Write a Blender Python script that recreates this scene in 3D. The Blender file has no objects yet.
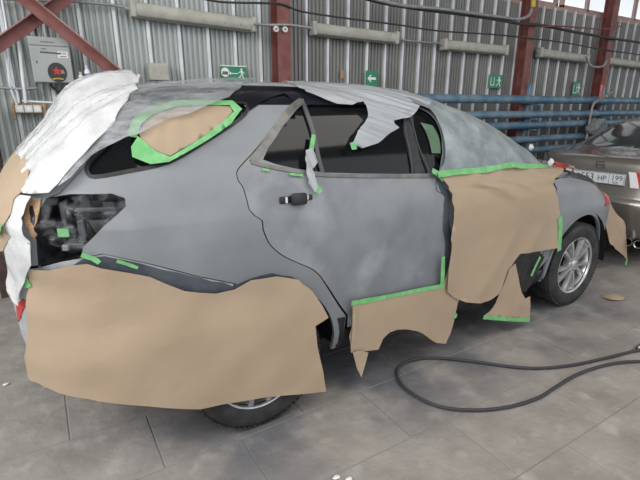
import bpy, bmesh, math, random
import numpy as np
from mathutils import Vector, Matrix, noise
from mathutils.bvhtree import BVHTree
from mathutils.geometry import delaunay_2d_cdt
random.seed(7)
scene = bpy.context.scene
C = scene.collection
R = math.radians
# ------------------------------------------------------------------ camera
CAMH, FPX, PITCH, AZ = 1.634, 450.0, R(16.6), R(58.4)
cd = bpy.data.cameras.new('camera'); cam = bpy.data.objects.new('camera', cd); C.objects.link(cam)
cd.sensor_width = 36; cd.lens = FPX/640*36; cd.clip_start = .02; cd.clip_end = 300
cam.location = (0, 0, CAMH); cam.rotation_euler = (math.pi/2-PITCH, 0, AZ-math.pi/2)
scene.camera = cam
# ------------------------------------------------------------------ light
w = bpy.data.worlds.new('overcast_daylight'); scene.world = w; w.use_nodes = True
bg = w.node_tree.nodes['Background']; bg.inputs[0].default_value = (.93, .96, 1, 1); bg.inputs[1].default_value = 1.25
def area(name, loc, target, sx, sy, power, col):
    l = bpy.data.lights.new(name, 'AREA'); l.shape = 'RECTANGLE'; l.size = sx; l.size_y = sy; l.energy = power; l.color = col
    o = bpy.data.objects.new(name, l); C.objects.link(o); o.location = loc
    o.rotation_euler = (Vector(target)-Vector(loc)).to_track_quat('-Z', 'Y').to_euler()
    return o
area('window_bank_light', (-4.2, 1.2, 4.6), (0.3, 2.9, 1.0), 4.5, 2.5, 290, (1, .985, .96))
area('skylight_light', (2.5, -1.0, 6.0), (2.2, 1.8, .3), 7, 3, 200, (1, .97, .93))
vs = scene.view_settings; vs.view_transform = 'Standard'; vs.look = 'None'; vs.exposure = 0; vs.gamma = 1; vs.use_curve_mapping = False

# ------------------------------------------------------------------ camera rays (used to measure the photograph)
_F = Vector((math.cos(AZ), math.sin(AZ), 0)); _R = Vector((math.sin(AZ), -math.cos(AZ), 0)); _U = Vector((0, 0, 1))
_fw = _F*math.cos(PITCH)-_U*math.sin(PITCH); _up = _F*math.sin(PITCH)+_U*math.cos(PITCH); O0 = Vector((0, 0, CAMH))
def ray(x, y): return ((x-320)*_R+(240-y)*_up+FPX*_fw).normalized()
def on_y(x, y, Y): d = ray(x, y); return O0+d*(Y/d.y)
def on_z(x, y, Z): d = ray(x, y); return O0+d*((Z-CAMH)/d.z)

# ------------------------------------------------------------------ materials
def mat(name, col, rough=.6, metal=0, col2=None, scale=6, detail=6, lo=.4, hi=.6, bump=0, bscale=60, bdist=.004,
        stretch=(1, 1, 1), alpha=1, spec=.5, coat=0, trans=0, extra=None, coord='Object', col3=None, scale3=20, lo3=.62, hi3=.72):
    m = bpy.data.materials.new(name); m.use_nodes = True; nt = m.node_tree; N = nt.nodes; L = nt.links
    b = N['Principled BSDF']; b.inputs['Roughness'].default_value = rough; b.inputs['Metallic'].default_value = metal
    b.inputs['Base Color'].default_value = (*col, 1); b.inputs['Alpha'].default_value = alpha
    b.inputs['Specular IOR Level'].default_value = spec; b.inputs['Coat Weight'].default_value = coat; b.inputs['Transmission Weight'].default_value = trans
    tc = N.new('ShaderNodeTexCoord'); mp = N.new('ShaderNodeMapping'); mp.inputs['Scale'].default_value = stretch
    if coord == 'World':
        g = N.new('ShaderNodeNewGeometry'); L.new(g.outputs['Position'], mp.inputs[0])
    else: L.new(tc.outputs[coord], mp.inputs[0])
    last = None
    if col2:
        n = N.new('ShaderNodeTexNoise'); n.inputs['Scale'].default_value = scale; n.inputs['Detail'].default_value = detail
        L.new(mp.outputs[0], n.inputs['Vector'])
        r = N.new('ShaderNodeMapRange'); r.inputs[1].default_value = lo; r.inputs[2].default_value = hi; L.new(n.outputs[0], r.inputs[0])
        x = N.new('ShaderNodeMix'); x.data_type = 'RGBA'; x.inputs[6].default_value = (*col, 1); x.inputs[7].default_value = (*col2, 1)
        L.new(r.outputs[0], x.inputs[0]); L.new(x.outputs[2], b.inputs['Base Color']); last = x
        if col3:
            n = N.new('ShaderNodeTexNoise'); n.inputs['Scale'].default_value = scale3; n.inputs['Detail'].default_value = 8
            L.new(mp.outputs[0], n.inputs['Vector'])
            r = N.new('ShaderNodeMapRange'); r.inputs[1].default_value = lo3; r.inputs[2].default_value = hi3; L.new(n.outputs[0], r.inputs[0])
            x3 = N.new('ShaderNodeMix'); x3.data_type = 'RGBA'; x3.inputs[7].default_value = (*col3, 1)
            L.new(r.outputs[0], x3.inputs[0]); L.new(x.outputs[2], x3.inputs[6]); L.new(x3.outputs[2], b.inputs['Base Color'])
    if bump:
        n = N.new('ShaderNodeTexNoise'); n.inputs['Scale'].default_value = bscale; n.inputs['Detail'].default_value = 5
        L.new(mp.outputs[0], n.inputs['Vector'])
        bp = N.new('ShaderNodeBump'); bp.inputs['Strength'].default_value = bump; bp.inputs['Distance'].default_value = bdist
        L.new(n.outputs[0], bp.inputs['Height']); L.new(bp.outputs[0], b.inputs['Normal'])
    return m
def film_mat(name, col, opac, lo, hi, scale=3, rough=.3, stretch=(1, 1, 1), dust=None, trl=.5, bump=.5):
    """thin plastic sheet: diffuse + translucent + gloss over a see-through share that varies with dust and creases"""
    m = bpy.data.materials.new(name); m.use_nodes = True; nt = m.node_tree; N = nt.nodes; L = nt.links
    N.remove(N['Principled BSDF']); out = N['Material Output']
    tc = N.new('ShaderNodeTexCoord'); mp = N.new('ShaderNodeMapping'); mp.inputs['Scale'].default_value = stretch; L.new(tc.outputs['Object'], mp.inputs[0])
    n = N.new('ShaderNodeTexNoise'); n.inputs['Scale'].default_value = scale; n.inputs['Detail'].default_value = 9; n.inputs['Roughness'].default_value = .65; L.new(mp.outputs[0], n.inputs[0])
    d = N.new('ShaderNodeBsdfDiffuse'); t = N.new('ShaderNodeBsdfTranslucent'); g = N.new('ShaderNodeBsdfGlossy'); tr = N.new('ShaderNodeBsdfTransparent')
    g.inputs['Roughness'].default_value = rough
    if dust:
        x = N.new('ShaderNodeMix'); x.data_type = 'RGBA'; x.inputs[6].default_value = (*col, 1); x.inputs[7].default_value = (*dust, 1)
        r2 = N.new('ShaderNodeMapRange'); r2.inputs[1].default_value = .4; r2.inputs[2].default_value = .68; L.new(n.outputs[0], r2.inputs[0]); L.new(r2.outputs[0], x.inputs[0])
        L.new(x.outputs[2], d.inputs[0]); L.new(x.outputs[2], t.inputs[0])
    else: d.inputs[0].default_value = (*col, 1); t.inputs[0].default_value = (*col, 1)
    m1 = N.new('ShaderNodeMixShader'); m1.inputs[0].default_value = trl; L.new(d.outputs[0], m1.inputs[1]); L.new(t.outputs[0], m1.inputs[2])
    m2 = N.new('ShaderNodeMixShader'); fr = N.new('ShaderNodeFresnel'); fr.inputs[0].default_value = 1.45
    L.new(fr.outputs[0], m2.inputs[0]); L.new(m1.outputs[0], m2.inputs[1]); L.new(g.outputs[0], m2.inputs[2])
    r = N.new('ShaderNodeMapRange'); r.inputs[1].default_value = .35; r.inputs[2].default_value = .65; r.inputs[3].default_value = lo; r.inputs[4].default_value = hi
    L.new(n.outputs[0], r.inputs[0])
    m3 = N.new('ShaderNodeMixShader'); L.new(r.outputs[0], m3.inputs[0]); L.new(tr.outputs[0], m3.inputs[1]); L.new(m2.outputs[0], m3.inputs[2])
    L.new(m3.outputs[0], out.inputs[0])
    bp = N.new('ShaderNodeBump'); bp.inputs['Strength'].default_value = bump; bp.inputs['Distance'].default_value = .01
    L.new(n.outputs[0], bp.inputs['Height'])
    for s in (d, t, g, fr): L.new(bp.outputs[0], s.inputs['Normal'])
    return m
M = {}
M['primer'] = mat('grey_primer', (.20, .215, .232), .46, 0, (.24, .255, .27), 3.2, 8, .35, .65, col3=(.27, .285, .30), scale3=2.3, lo3=.58, hi3=.75)
M['sanded'] = mat('sanded_grey_primer', (.195, .21, .232), .46, 0, (.25, .265, .28), 4.5, 9, .38, .6, col3=(.33, .345, .36), scale3=3.3, lo3=.55, hi3=.72)
M['overspray'] = mat('dark_blue_grey_overspray', (.055, .065, .085), .55, 0, (.085, .095, .115), 9)
M['black_paint'] = mat('black_base_paint', (.006, .007, .011), .22, 0, (.012, .014, .02), 6, spec=.4)
M['shell'] = mat('black_body_cavity', (.008, .008, .009), .8)
M['rubber'] = mat('tyre_rubber', (.018, .018, .019), .75, 0, (.04, .04, .04), 9, bump=.2)
M['alloy'] = mat('silver_alloy', (.62, .63, .64), .32, .75, (.5, .5, .5), 12)
M['black_plastic'] = mat('black_plastic', (.012, .012, .014), .45, 0, (.025, .026, .03), 20)
M['grey_plastic'] = mat('pale_grey_plastic', (.42, .44, .45), .5, 0, (.3, .31, .33), 14)
M['trim'] = mat('dull_beige_trim', (.20, .19, .175), .38, .4, (.14, .135, .13), 20)
M['pillar'] = mat('dark_grey_trim', (.07, .075, .085), .35)
M['glass'] = mat('dark_tinted_glass', (.006, .007, .008), .06, 0, spec=.35, alpha=.99)
M['greenglass'] = mat('green_window_glass', (.10, .17, .11), .2, 0, (.12, .2, .13), 8, spec=.4)
M['seat'] = mat('black_seat_cloth', (.02, .02, .022), .9)
M['paper'] = mat('brown_kraft_paper', (.385, .29, .20), .75, 0, (.425, .325, .228), 3, 6, .3, .7, bump=.25, bscale=9, bdist=.02)
M['tape'] = mat('green_masking_tape', (.15, .44, .16), .65, 0, (.21, .53, .22), 20, bump=.3, bscale=80)
M['film_white'] = film_mat('crumpled_clear_sheet', (.88, .89, .90), 1, .66, .99, 7, .25, (1.2, 1.2, .8), trl=.25, bump=1.0)
M['film_thin'] = film_mat('thin_clear_sheet', (.62, .65, .69), 1, .08, .5, 6, .3, (.5, 2, 3), trl=.2, bump=.8)
M['film_frost'] = film_mat('dusty_frosted_sheet', (.235, .275, .295), 1, .84, .98, 5, .45, dust=(.42, .46, .47), trl=.12, bump=.35)
M['film_clear'] = film_mat('glossy_clear_sheet', (.5, .52, .55), 1, -.06, .12, 14, .1, trl=.2, bump=1)
M['red'] = mat('red_lens', (.5, .02, .02), .25)
M['white'] = mat('white_plastic', (.75, .76, .77), .5)
# floor slabs with overspray stains
M['slab'] = mat('worn_grey_concrete_slab', (.245, .225, .205), .85, 0, (.345, .32, .295), 4.0, 14, .3, .7, bump=.8, bscale=14, bdist=.012, coord='World', col3=(.42, .40, .375), scale3=7, lo3=.56, hi3=.78)
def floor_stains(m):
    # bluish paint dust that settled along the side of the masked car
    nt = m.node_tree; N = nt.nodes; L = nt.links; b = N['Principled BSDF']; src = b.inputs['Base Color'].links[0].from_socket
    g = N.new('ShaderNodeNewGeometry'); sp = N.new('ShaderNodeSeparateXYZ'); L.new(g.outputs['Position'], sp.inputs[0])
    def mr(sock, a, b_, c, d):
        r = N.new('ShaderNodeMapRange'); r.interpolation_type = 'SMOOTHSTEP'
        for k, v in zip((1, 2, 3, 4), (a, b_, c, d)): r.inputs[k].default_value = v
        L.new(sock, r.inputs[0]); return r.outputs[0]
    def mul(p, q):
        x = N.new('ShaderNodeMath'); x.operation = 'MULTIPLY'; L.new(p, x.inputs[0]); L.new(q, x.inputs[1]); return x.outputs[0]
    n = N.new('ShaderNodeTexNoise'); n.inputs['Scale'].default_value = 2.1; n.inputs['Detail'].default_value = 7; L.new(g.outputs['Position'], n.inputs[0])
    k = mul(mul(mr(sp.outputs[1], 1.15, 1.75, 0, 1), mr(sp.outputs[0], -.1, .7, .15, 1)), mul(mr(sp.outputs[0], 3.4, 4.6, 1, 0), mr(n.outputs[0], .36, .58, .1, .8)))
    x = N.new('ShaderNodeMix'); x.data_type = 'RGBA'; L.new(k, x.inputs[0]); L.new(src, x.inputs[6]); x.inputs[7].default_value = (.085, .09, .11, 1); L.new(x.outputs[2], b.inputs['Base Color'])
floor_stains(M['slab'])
M['floorbase'] = mat('dark_joint_grout', (.24, .225, .205), .9, 0, (.27, .25, .235), 3, 10, coord='World')
M['wallpanel'] = mat('grey_green_sheet_metal', (.35, .385, .375), .55, .1, (.42, .455, .445), 1.4, 8, coord='World')
M['walldark'] = mat('shade_toned_sheet_metal', (.20, .20, .195), .6, .1, (.25, .25, .24), 1.4, 8, coord='World')  # darker copy of the wall sheet; dimmer light toward the right is in its colour
M['rib'] = mat('galvanised_rib', (.72, .74, .77), .45, .1, (.58, .6, .63), 3, coord='World')
M['oxide'] = mat('red_oxide_steel', (.17, .052, .048), .6, 0, (.22, .085, .075), 7, 8, coord='World')
M['oxidelight'] = mat('dusty_pink_steel', (.42, .25, .22), .7, 0, (.3, .14, .12), 5, coord='World')
M['fixture'] = mat('dusty_diffuser', (.36, .355, .31), .5, 0, (.43, .425, .37), 9, coord='World')
M['fixturecap'] = mat('dusty_cream_housing', (.44, .43, .38), .55, 0, (.35, .345, .3), 9, coord='World')
M['cable'] = mat('dark_cable', (.035, .037, .042), .6)
M['conduit'] = mat('grey_conduit', (.33, .34, .35), .5, .2, (.25, .26, .27), 12)
M['bluepipe'] = mat('blue_painted_pipe', (.07, .16, .25), .5, 0, (.17, .25, .31), 5, coord='World')
M['box'] = mat('grey_enamel_cabinet', (.30, .325, .32), .45, 0, (.34, .36, .355), 5)
M['boxdark'] = mat('dark_label_print', (.03, .03, .035), .6)
M['yellow'] = mat('yellow_print', (.55, .42, .05), .6)
M['green'] = mat('green_sign_face', (.02, .22, .12), .5)
M['signwhite'] = mat('white_sign_print', (.75, .8, .77), .5)
M['wood'] = mat('raw_wood_board', (.42, .27, .15), .7, 0, (.33, .2, .11), 12, stretch=(1, 8, 8))
M['socket'] = mat('cream_socket', (.62, .62, .6), .5)
M['violet'] = mat('violet_print', (.16, .12, .35), .4)
M['cloth'] = mat('grey_cloth', (.26, .28, .29), .95, 0, (.13, .14, .15), 9, bump=.6, bscale=14, bdist=.02)
M['champagne'] = mat('champagne_car_paint', (.20, .182, .165), .25, .5, (.18, .163, .147), 2, coat=.6)
M['carglass'] = mat('grey_green_rear_glass', (.035, .05, .05), .08, 0, spec=.6)
M['plate'] = mat('white_plate', (.72, .75, .78), .45)
M['chrome'] = mat('chrome', (.7, .7, .7), .15, 1)
M['brownrust'] = mat('dark_rusty_steel', (.09, .05, .04), .8, 0, (.05, .035, .03), 10)
M['winframe'] = mat('dusty_pink_window_frame', (.45, .31, .28), .7, 0, (.38, .25, .23), 6, coord='World')

# ------------------------------------------------------------------ object helpers
def link(name, me, m=None, parent=None, smooth=False):
    o = bpy.data.objects.new(name, me); C.objects.link(o)
    if m is not None and not me.materials: me.materials.append(m)
    if parent is not None: o.parent = parent
    if smooth: me.polygons.foreach_set('use_smooth', [True]*len(me.polygons))
    return o
def obj(name, bm, m, parent=None, smooth=False, loc=None, sharp=35):
    bmesh.ops.recalc_face_normals(bm, faces=bm.faces)
    if smooth:
        for e in bm.edges:
            if len(e.link_faces) == 2 and e.calc_face_angle(0) > R(sharp): e.smooth = False
    me = bpy.data.meshes.new(name); bm.to_mesh(me); bm.free()
    o = link(name, me, m, parent, smooth)
    if loc is not None: o.location = loc
    return o
def tag(o, label, cat, group=None, kind=None):
    if label: o['label'] = label
    if cat: o['category'] = cat
    if group: o['group'] = group
    if kind: o['kind'] = kind
    return o
def thing(name, label, cat, loc=(0, 0, 0), group=None, rotz=0):
    o = bpy.data.objects.new(name, None); C.objects.link(o); o.location = loc; o.rotation_euler = (0, 0, rotz); o.empty_display_size = .1
    return tag(o, label, cat, group)
def dup(root, loc, label=None, rotz=None, scale=None):
    r = root.copy(); C.objects.link(r); r.location = loc
    if label: r['label'] = label
    if rotz is not None: r.rotation_euler = (0, 0, rotz)
    if scale: r.scale = scale
    for ch in list(root.children):
        c = ch.copy(); C.objects.link(c); c.parent = r
        for g in list(ch.children):
            d = g.copy(); C.objects.link(d); d.parent = c
    return r
def bx(bm, c, s, bev=0, rot=None):
    r = bmesh.ops.create_cube(bm, size=1); vv = r['verts']
    for v in vv: v.co = Vector((v.co.x*s[0], v.co.y*s[1], v.co.z*s[2]))
    if bev:
        es = list({e for v in vv for e in v.link_edges})
        q = bmesh.ops.bevel(bm, geom=es, offset=bev, segments=2, affect='EDGES', profile=.5); vv = list({v for f in q['faces'] for v in f.verts} | {v for v in vv if v.is_valid})
    if rot is not None:
        for v in vv: v.co = rot @ v.co
    for v in vv: v.co += Vector(c)
    return vv
def box(c, s, bev=0, rot=None):
    bm = bmesh.new(); bx(bm, c, s, bev, rot); return bm
def lathe(bm, prof, n=48, axis='Y', c=(0, 0, 0), closed=False):
    rings = []
    for i in range(n):
        a = 2*math.pi*i/n; ring = []
        for (r, h) in prof:
            x, z = r*math.cos(a), r*math.sin(a)
            p = (x, h, z) if axis == 'Y' else ((x, z, h) if axis == 'Z' else (h, x, z))
            ring.append(bm.verts.new(Vector(p)+Vector(c)))
        rings.append(ring)
    k = len(prof)
    for i in range(n):
        A, B = rings[i], rings[(i+1) % n]
        for j in range(k if closed else k-1):
            bm.faces.new((A[j], A[(j+1) % k], B[(j+1) % k], B[j]))
def cr(P, closed=False, sub=5):
    P = [Vector(p) for p in P]; n = len(P); out = []
    rng = range(n) if closed else range(n-1)
    for i in rng:
        if closed: p0, p1, p2, p3 = P[i-1], P[i], P[(i+1) % n], P[(i+2) % n]
        else: p0, p1, p2, p3 = P[max(i-1, 0)], P[i], P[i+1], P[min(i+2, n-1)]
        for k in range(sub):
            t = k/sub
            out.append(.5*((2*p1)+(p2-p0)*t+(2*p0-5*p1+4*p2-p3)*t*t+(3*p1-p0-3*p2+p3)*t**3))
    if not closed: out.append(P[-1])
    return out
def tube(bm, P, r, n=10, cap=True):
    P = [Vector(p) for p in P]; rings = []; up = None
    for i, p in enumerate(P):
        d = (P[min(i+1, len(P)-1)]-P[max(i-1, 0)]).normalized()
        if up is None: up = Vector((0, 0, 1)) if abs(d.z) < .9 else Vector((1, 0, 0))
        s = d.cross(up).normalized(); u = s.cross(d).normalized(); up = u
        rings.append([bm.verts.new(p+(s*math.cos(2*math.pi*k/n)+u*math.sin(2*math.pi*k/n))*r) for k in range(n)])
    for a, b in zip(rings, rings[1:]):
        for k in range(n): bm.faces.new((a[k], a[(k+1) % n], b[(k+1) % n], b[k]))
    if cap: bm.faces.new(rings[0][::-1]); bm.faces.new(rings[-1])
def tube_obj(name, P, r, m, parent=None, n=10):
    bm = bmesh.new(); tube(bm, P, r, n); return obj(name, bm, m, parent, True, sharp=60)
def prism(bm, poly, d, f):
    """poly 2-D outline, extruded by d; f maps (x, y, depth) to a point"""
    a = [bm.verts.new(f(x, y, 0)) for x, y in poly]; b = [bm.verts.new(f(x, y, d)) for x, y in poly]
    bm.faces.new(a); bm.faces.new(b[::-1])
    for i in range(len(poly)): bm.faces.new((a[i], a[i-1], b[i-1], b[i]))
def text_obj(s, size, m, parent, mw, depth=.001, name='lettering'):
    cu = bpy.data.curves.new(name, 'FONT'); cu.body = s; cu.size = size; cu.extrude = depth; cu.align_x = 'CENTER'; cu.align_y = 'CENTER'
    t = bpy.data.objects.new('tmp', cu); C.objects.link(t)
    dg = bpy.context.evaluated_depsgraph_get(); me = bpy.data.meshes.new_from_object(t.evaluated_get(dg))
    bpy.data.objects.remove(t); me.materials.clear(); me.transform(mw)
    return link(name, me, m, parent)

# ------------------------------------------------------------------ car body surfaces
ALEN = 6.0
class Surf:
    """half a car body: contour lines at rising levels; a runs round from rear centre to front centre, b climbs from sill to roof"""
    def __init__(s, knots, Yc, nr=5, nf=4.5, M=Matrix(), inflate=0, nl=110, nu=420):
        K = np.array(knots, float)           # z, w, xr, xf [, nr, nf]
        s.Yc = Yc; s.M = M; s.Mi = M.inverted()
        d = np.sqrt(np.diff(K[:, 0])**2+np.diff(K[:, 1])**2*.5+(np.diff(K[:, 2])**2+np.diff(K[:, 3])**2)*.12)
        kb = np.concatenate([[0], np.cumsum(d)]); s.kb = kb; s.K = K
        s.bmax = kb[-1]; bs = np.linspace(0, s.bmax, nl)
        # monotone cubic (hermite) interpolation
        def herm(y):
            h = np.diff(kb); dl = np.diff(y)/h; m = np.zeros(len(y)); m[0] = dl[0]; m[-1] = dl[-1]
            for i in range(1, len(y)-1): m[i] = 0 if dl[i-1]*dl[i] <= 0 else 2*dl[i-1]*dl[i]/(dl[i-1]+dl[i])
            i = np.clip(np.searchsorted(kb, bs, 'right')-1, 0, len(h)-1); t = (bs-kb[i])/h[i]
            return (2*t**3-3*t**2+1)*y[i]+(t**3-2*t**2+t)*h[i]*m[i]+(-2*t**3+3*t**2)*y[i+1]+(t**3-t**2)*h[i]*m[i+1]
        Z, Wd, XR, XF = [herm(K[:, k]) for k in range(4)]
        NR = herm(K[:, 4]) if K.shape[1] > 4 else np.full(nl, nr); NF = herm(K[:, 5]) if K.shape[1] > 5 else np.full(nl, nf)
        s.T = np.zeros((nl, nu, 3)); s.nl = nl; s.nu = nu
        ph = np.concatenate([np.linspace(0, math.pi/2, 900)**1.0, np.linspace(math.pi/2, math.pi, 900)[1:]])
        for i in range(nl):
            xm = (XR[i]+XF[i])/2; L = (XF[i]-XR[i])/2+inflate; W = Wd[i]+inflate
            n = np.where(ph < math.pi/2, NR[i], NF[i])
            x = xm-np.sign(np.cos(ph))*L*np.abs(np.cos(ph))**(2/n); y = W*np.abs(np.sin(ph))**(2/n)
            cs = np.concatenate([[0], np.cumsum(np.hypot(np.diff(x), np.diff(y)))]); q = np.linspace(0, cs[-1], nu)
            s.T[i, :, 0] = np.interp(q, cs, x); s.T[i, :, 1] = Yc-np.interp(q, cs, y); s.T[i, :, 2] = Z[i]
        s.bvh = None
    def build_bvh(s):
        vs = [Vector(p) for p in s.T.reshape(-1, 3)]; fs = []
        for i in range(s.nl-1):
            for j in range(s.nu-1):
                k = i*s.nu+j; fs.append((k, k+1, k+s.nu+1, k+s.nu))
        s.bvh = BVHTree.FromPolygons(vs, fs)
    def cast(s, o, d):
        if s.bvh is None: s.build_bvh()
        o = s.Mi @ o; d = s.Mi.to_3x3() @ d
        loc, nn, idx, dist = s.bvh.ray_cast(o, d)
        if loc is None: return None
        i, j = divmod(idx, s.nu-1)
        best = None
        A, B, D = s.T[i, j], s.T[i, j+1], s.T[i+1, j]
        e1, e2 = B-A, D-A; r = np.array(loc)-A
        G = np.array([[e1@e1, e1@e2], [e1@e2, e2@e2]]); q = np.linalg.solve(G+np.eye(2)*1e-12, [r@e1, r@e2])
        return ((j+q[0])/(s.nu-1)*ALEN, (i+q[1])/(s.nl-1)*s.bmax)
    def px(s, x, y):
        for k in range(60):
            for xx, yy in ((x+k*(1 if x < 320 else -1), y), (x, y+k)):
                h = s.cast(O0, ray(xx, yy))
                if h: return h
        raise Exception('miss %s %s' % (x, y))
    def xz(s, x, z):
        h = s.cast(s.M @ Vector((x, -20, z)), s.M.to_3x3() @ Vector((0, 1, 0)))
        if not h: raise Exception('missxz %s %s' % (x, z))
        return h
    def bz(s, z): return float(np.interp(z, s.T[:, 0, 2], np.linspace(0, s.bmax, s.nl)))
    def az(s, a, z): return (a, s.bz(z))
    def frac(s, b, f, front=True):
        """a where the contour has fallen to the share f of its half width"""
        i = int(round(b/s.bmax*(s.nl-1))); h = s.Yc-s.T[i, :, 1]; t = f*h.max(); j = s.nu//2
        while 0 < j < s.nu-1 and h[j] > t: j += 1 if front else -1
        return j/(s.nu-1)*ALEN
    def raw(s, a, b):
        u = min(max(a/ALEN, 0), 1)*(s.nu-1); v = min(max(b/s.bmax, 0), 1)*(s.nl-1)
        j = min(int(u), s.nu-2); i = min(int(v), s.nl-2); fu, fv = u-j, v-i; T = s.T
        return (T[i, j]*(1-fu)+T[i, j+1]*fu)*(1-fv)+(T[i+1, j]*(1-fu)+T[i+1, j+1]*fu)*fv
    def at(s, a, b, off=0):
        p = s.raw(a, b); e = .03
        da = s.raw(a+e, b)-s.raw(a-e, b); db = s.raw(a, b+e)-s.raw(a, b-e); n = np.cross(da, db); l = np.linalg.norm(n)
        n = n/l if l > 1e-12 else np.array([0, 0, 1.])
        return Vector(p+n*off), Vector(n)
def inside(poly, P):
    P = np.asarray(P); x, y = P[:, 0], P[:, 1]; r = np.zeros(len(P), bool); n = len(poly); j = n-1
    for i in range(n):
        xi, yi = poly[i]; xj, yj = poly[j]
        c = ((yi > y) != (yj > y)) & (x < (xj-xi)*(y-yi)/((yj-yi) if yj != yi else 1e-12)+xi); r ^= c; j = i
    return r
def resamp(poly, g):
    out = []
    for i in range(len(poly)):
        p, q = np.array(poly[i]), np.array(poly[(i+1) % len(poly)]); d = np.linalg.norm(q-p)
        if d < 1e-5: continue
        k = max(1, int(d/g))
        for t in range(k): out.append(tuple(p+(q-p)*t/k))
    return out
def shrink(poly, d):
    n = len(poly); A = sum(poly[i][0]*poly[(i+1) % n][1]-poly[(i+1) % n][0]*poly[i][1] for i in range(n)); sg = 1 if A > 0 else -1; out = []
    for i in range(n):
        p, c, q = np.array(poly[i-1]), np.array(poly[i]), np.array(poly[(i+1) % n])
        e1 = c-p; e2 = q-c; e1 = e1/(np.linalg.norm(e1)+1e-9); e2 = e2/(np.linalg.norm(e2)+1e-9)
        n1 = np.array([-e1[1], e1[0]])*sg; n2 = np.array([-e2[1], e2[0]])*sg; m = n1+n2; l = np.linalg.norm(m)
        out.append(tuple(c+(m/l)*d/max(.5, l/2)) if l > 1e-6 else tuple(c+n1*d))
    return out
def patch(name, S, poly, m, parent=None, g=.05, off=0, th=.004, holes=(), mirror=False, disp=None, gap=0, smooth=True, feather=0):
    if gap: poly = shrink(poly, gap)
    poly = resamp(poly, g); holes = [resamp(h, g) for h in holes]
    if feather: poly = [(x+feather*noise.noise(Vector((x*30, y*30, 0))), y+feather*noise.noise(Vector((x*30, y*30, 5)))) for x, y in poly]
    pts = list(poly); edges = [(i, (i+1) % len(poly)) for i in range(len(poly))]
    for h in holes:
        o = len(pts); pts += h; edges += [(o+i, o+(i+1) % len(h)) for i in range(len(h))]
    A = np.array(poly); lo, hi = A.min(0), A.max(0)
    gx, gy = np.meshgrid(np.arange(lo[0]+g*.5, hi[0], g), np.arange(lo[1]+g*.5, hi[1], g)); G = np.stack([gx.ravel(), gy.ravel()], 1)
    if len(G):
        k = inside(poly, G)
        for h in holes: k &= ~inside(h, G)
        G = G[k]; B = np.array(pts)
        if len(G):
            dm = np.array([np.min(np.hypot(B[:, 0]-q[0], B[:, 1]-q[1])) for q in G]); G = G[dm > g*.45]
            pts += [tuple(q) for q in G]
    v2, e2, f2, *_ = delaunay_2d_cdt([Vector(p) for p in pts], edges, [], 0, 1e-6, False)
    cen = np.array([np.mean([v2[i] for i in f], axis=0) for f in f2]); k = inside(poly, cen)
    for h in holes: k &= ~inside(h, cen)
    f2 = [f for f, kk in zip(f2, k) if kk]
    used = sorted({i for f in f2 for i in f}); rm = {i: n for n, i in enumerate(used)}
    top, bot = [], []
    for i in used:
        a, b = v2[i]; o = off
        if disp: o += disp(a, b)
        p, n = S.at(a, b, o); q = p-n*th
        if mirror: p.y = 2*S.Yc-p.y; q.y = 2*S.Yc-q.y
        top.append(p); bot.append(q)
    n = len(top); F = []; cnt = {}
    for f in f2:
        f = [rm[i] for i in f]; F.append(f[::-1] if mirror else f)
        for i in range(3):
            e = (f[i], f[(i+1) % 3]); cnt[frozenset(e)] = cnt.get(frozenset(e), []) + [e]
    nf = len(F); F += [[i+n for i in f[::-1]] for f in F[:nf]]
    bd = [v[0] for v in cnt.values() if len(v) == 1]
    for i, j in bd: F.append([i, i+n, j+n, j] if not mirror else [j, j+n, i+n, i])
    me = bpy.data.meshes.new(name); me.from_pydata([S.M @ p for p in top+bot], [], F); me.update()
    if smooth:
        bset = {frozenset(e) for e in bd} | {frozenset((i+n, j+n)) for i, j in bd} | {frozenset((i, i+n)) for e in bd for i in e}
        for e in me.edges:
            if frozenset(e.vertices) in bset: e.use_edge_sharp = True
    return link(name, me, m, parent, smooth)
def ribbon(name, S, line, width, m, parent=None, off=.004, th=.003, mirror=False, sub=4, smoothline=True, jitter=0, wf=None):
    L = cr([(p[0], p[1], 0) for p in line], False, sub) if smoothline else [Vector((p[0], p[1], 0)) for p in line]
    pn = [S.at(p.x, p.y, off) for p in L]; bm = bmesh.new(); prev = None
    for i, (p, n) in enumerate(pn):
        d = (pn[min(i+1, len(pn)-1)][0]-pn[max(i-1, 0)][0]).normalized(); sd = n.cross(d).normalized()
        ww = width*(wf(i/(len(pn)-1)) if wf else 1)*(1+random.uniform(-jitter, jitter))/2
        c = [p+sd*ww, p-sd*ww, p-sd*ww-n*th, p+sd*ww-n*th]
        if mirror: c = [Vector((q.x, 2*S.Yc-q.y, q.z)) for q in c]
        r = [bm.verts.new(S.M @ q) for q in c]
        if prev:
            for k in range(4): bm.faces.new((prev[k], prev[(k+1) % 4], r[(k+1) % 4], r[k]))
        else: bm.faces.new(r)
        prev = r
    bm.faces.new(prev[::-1])
    return obj(name, bm, m, parent, True, sharp=40)

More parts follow.
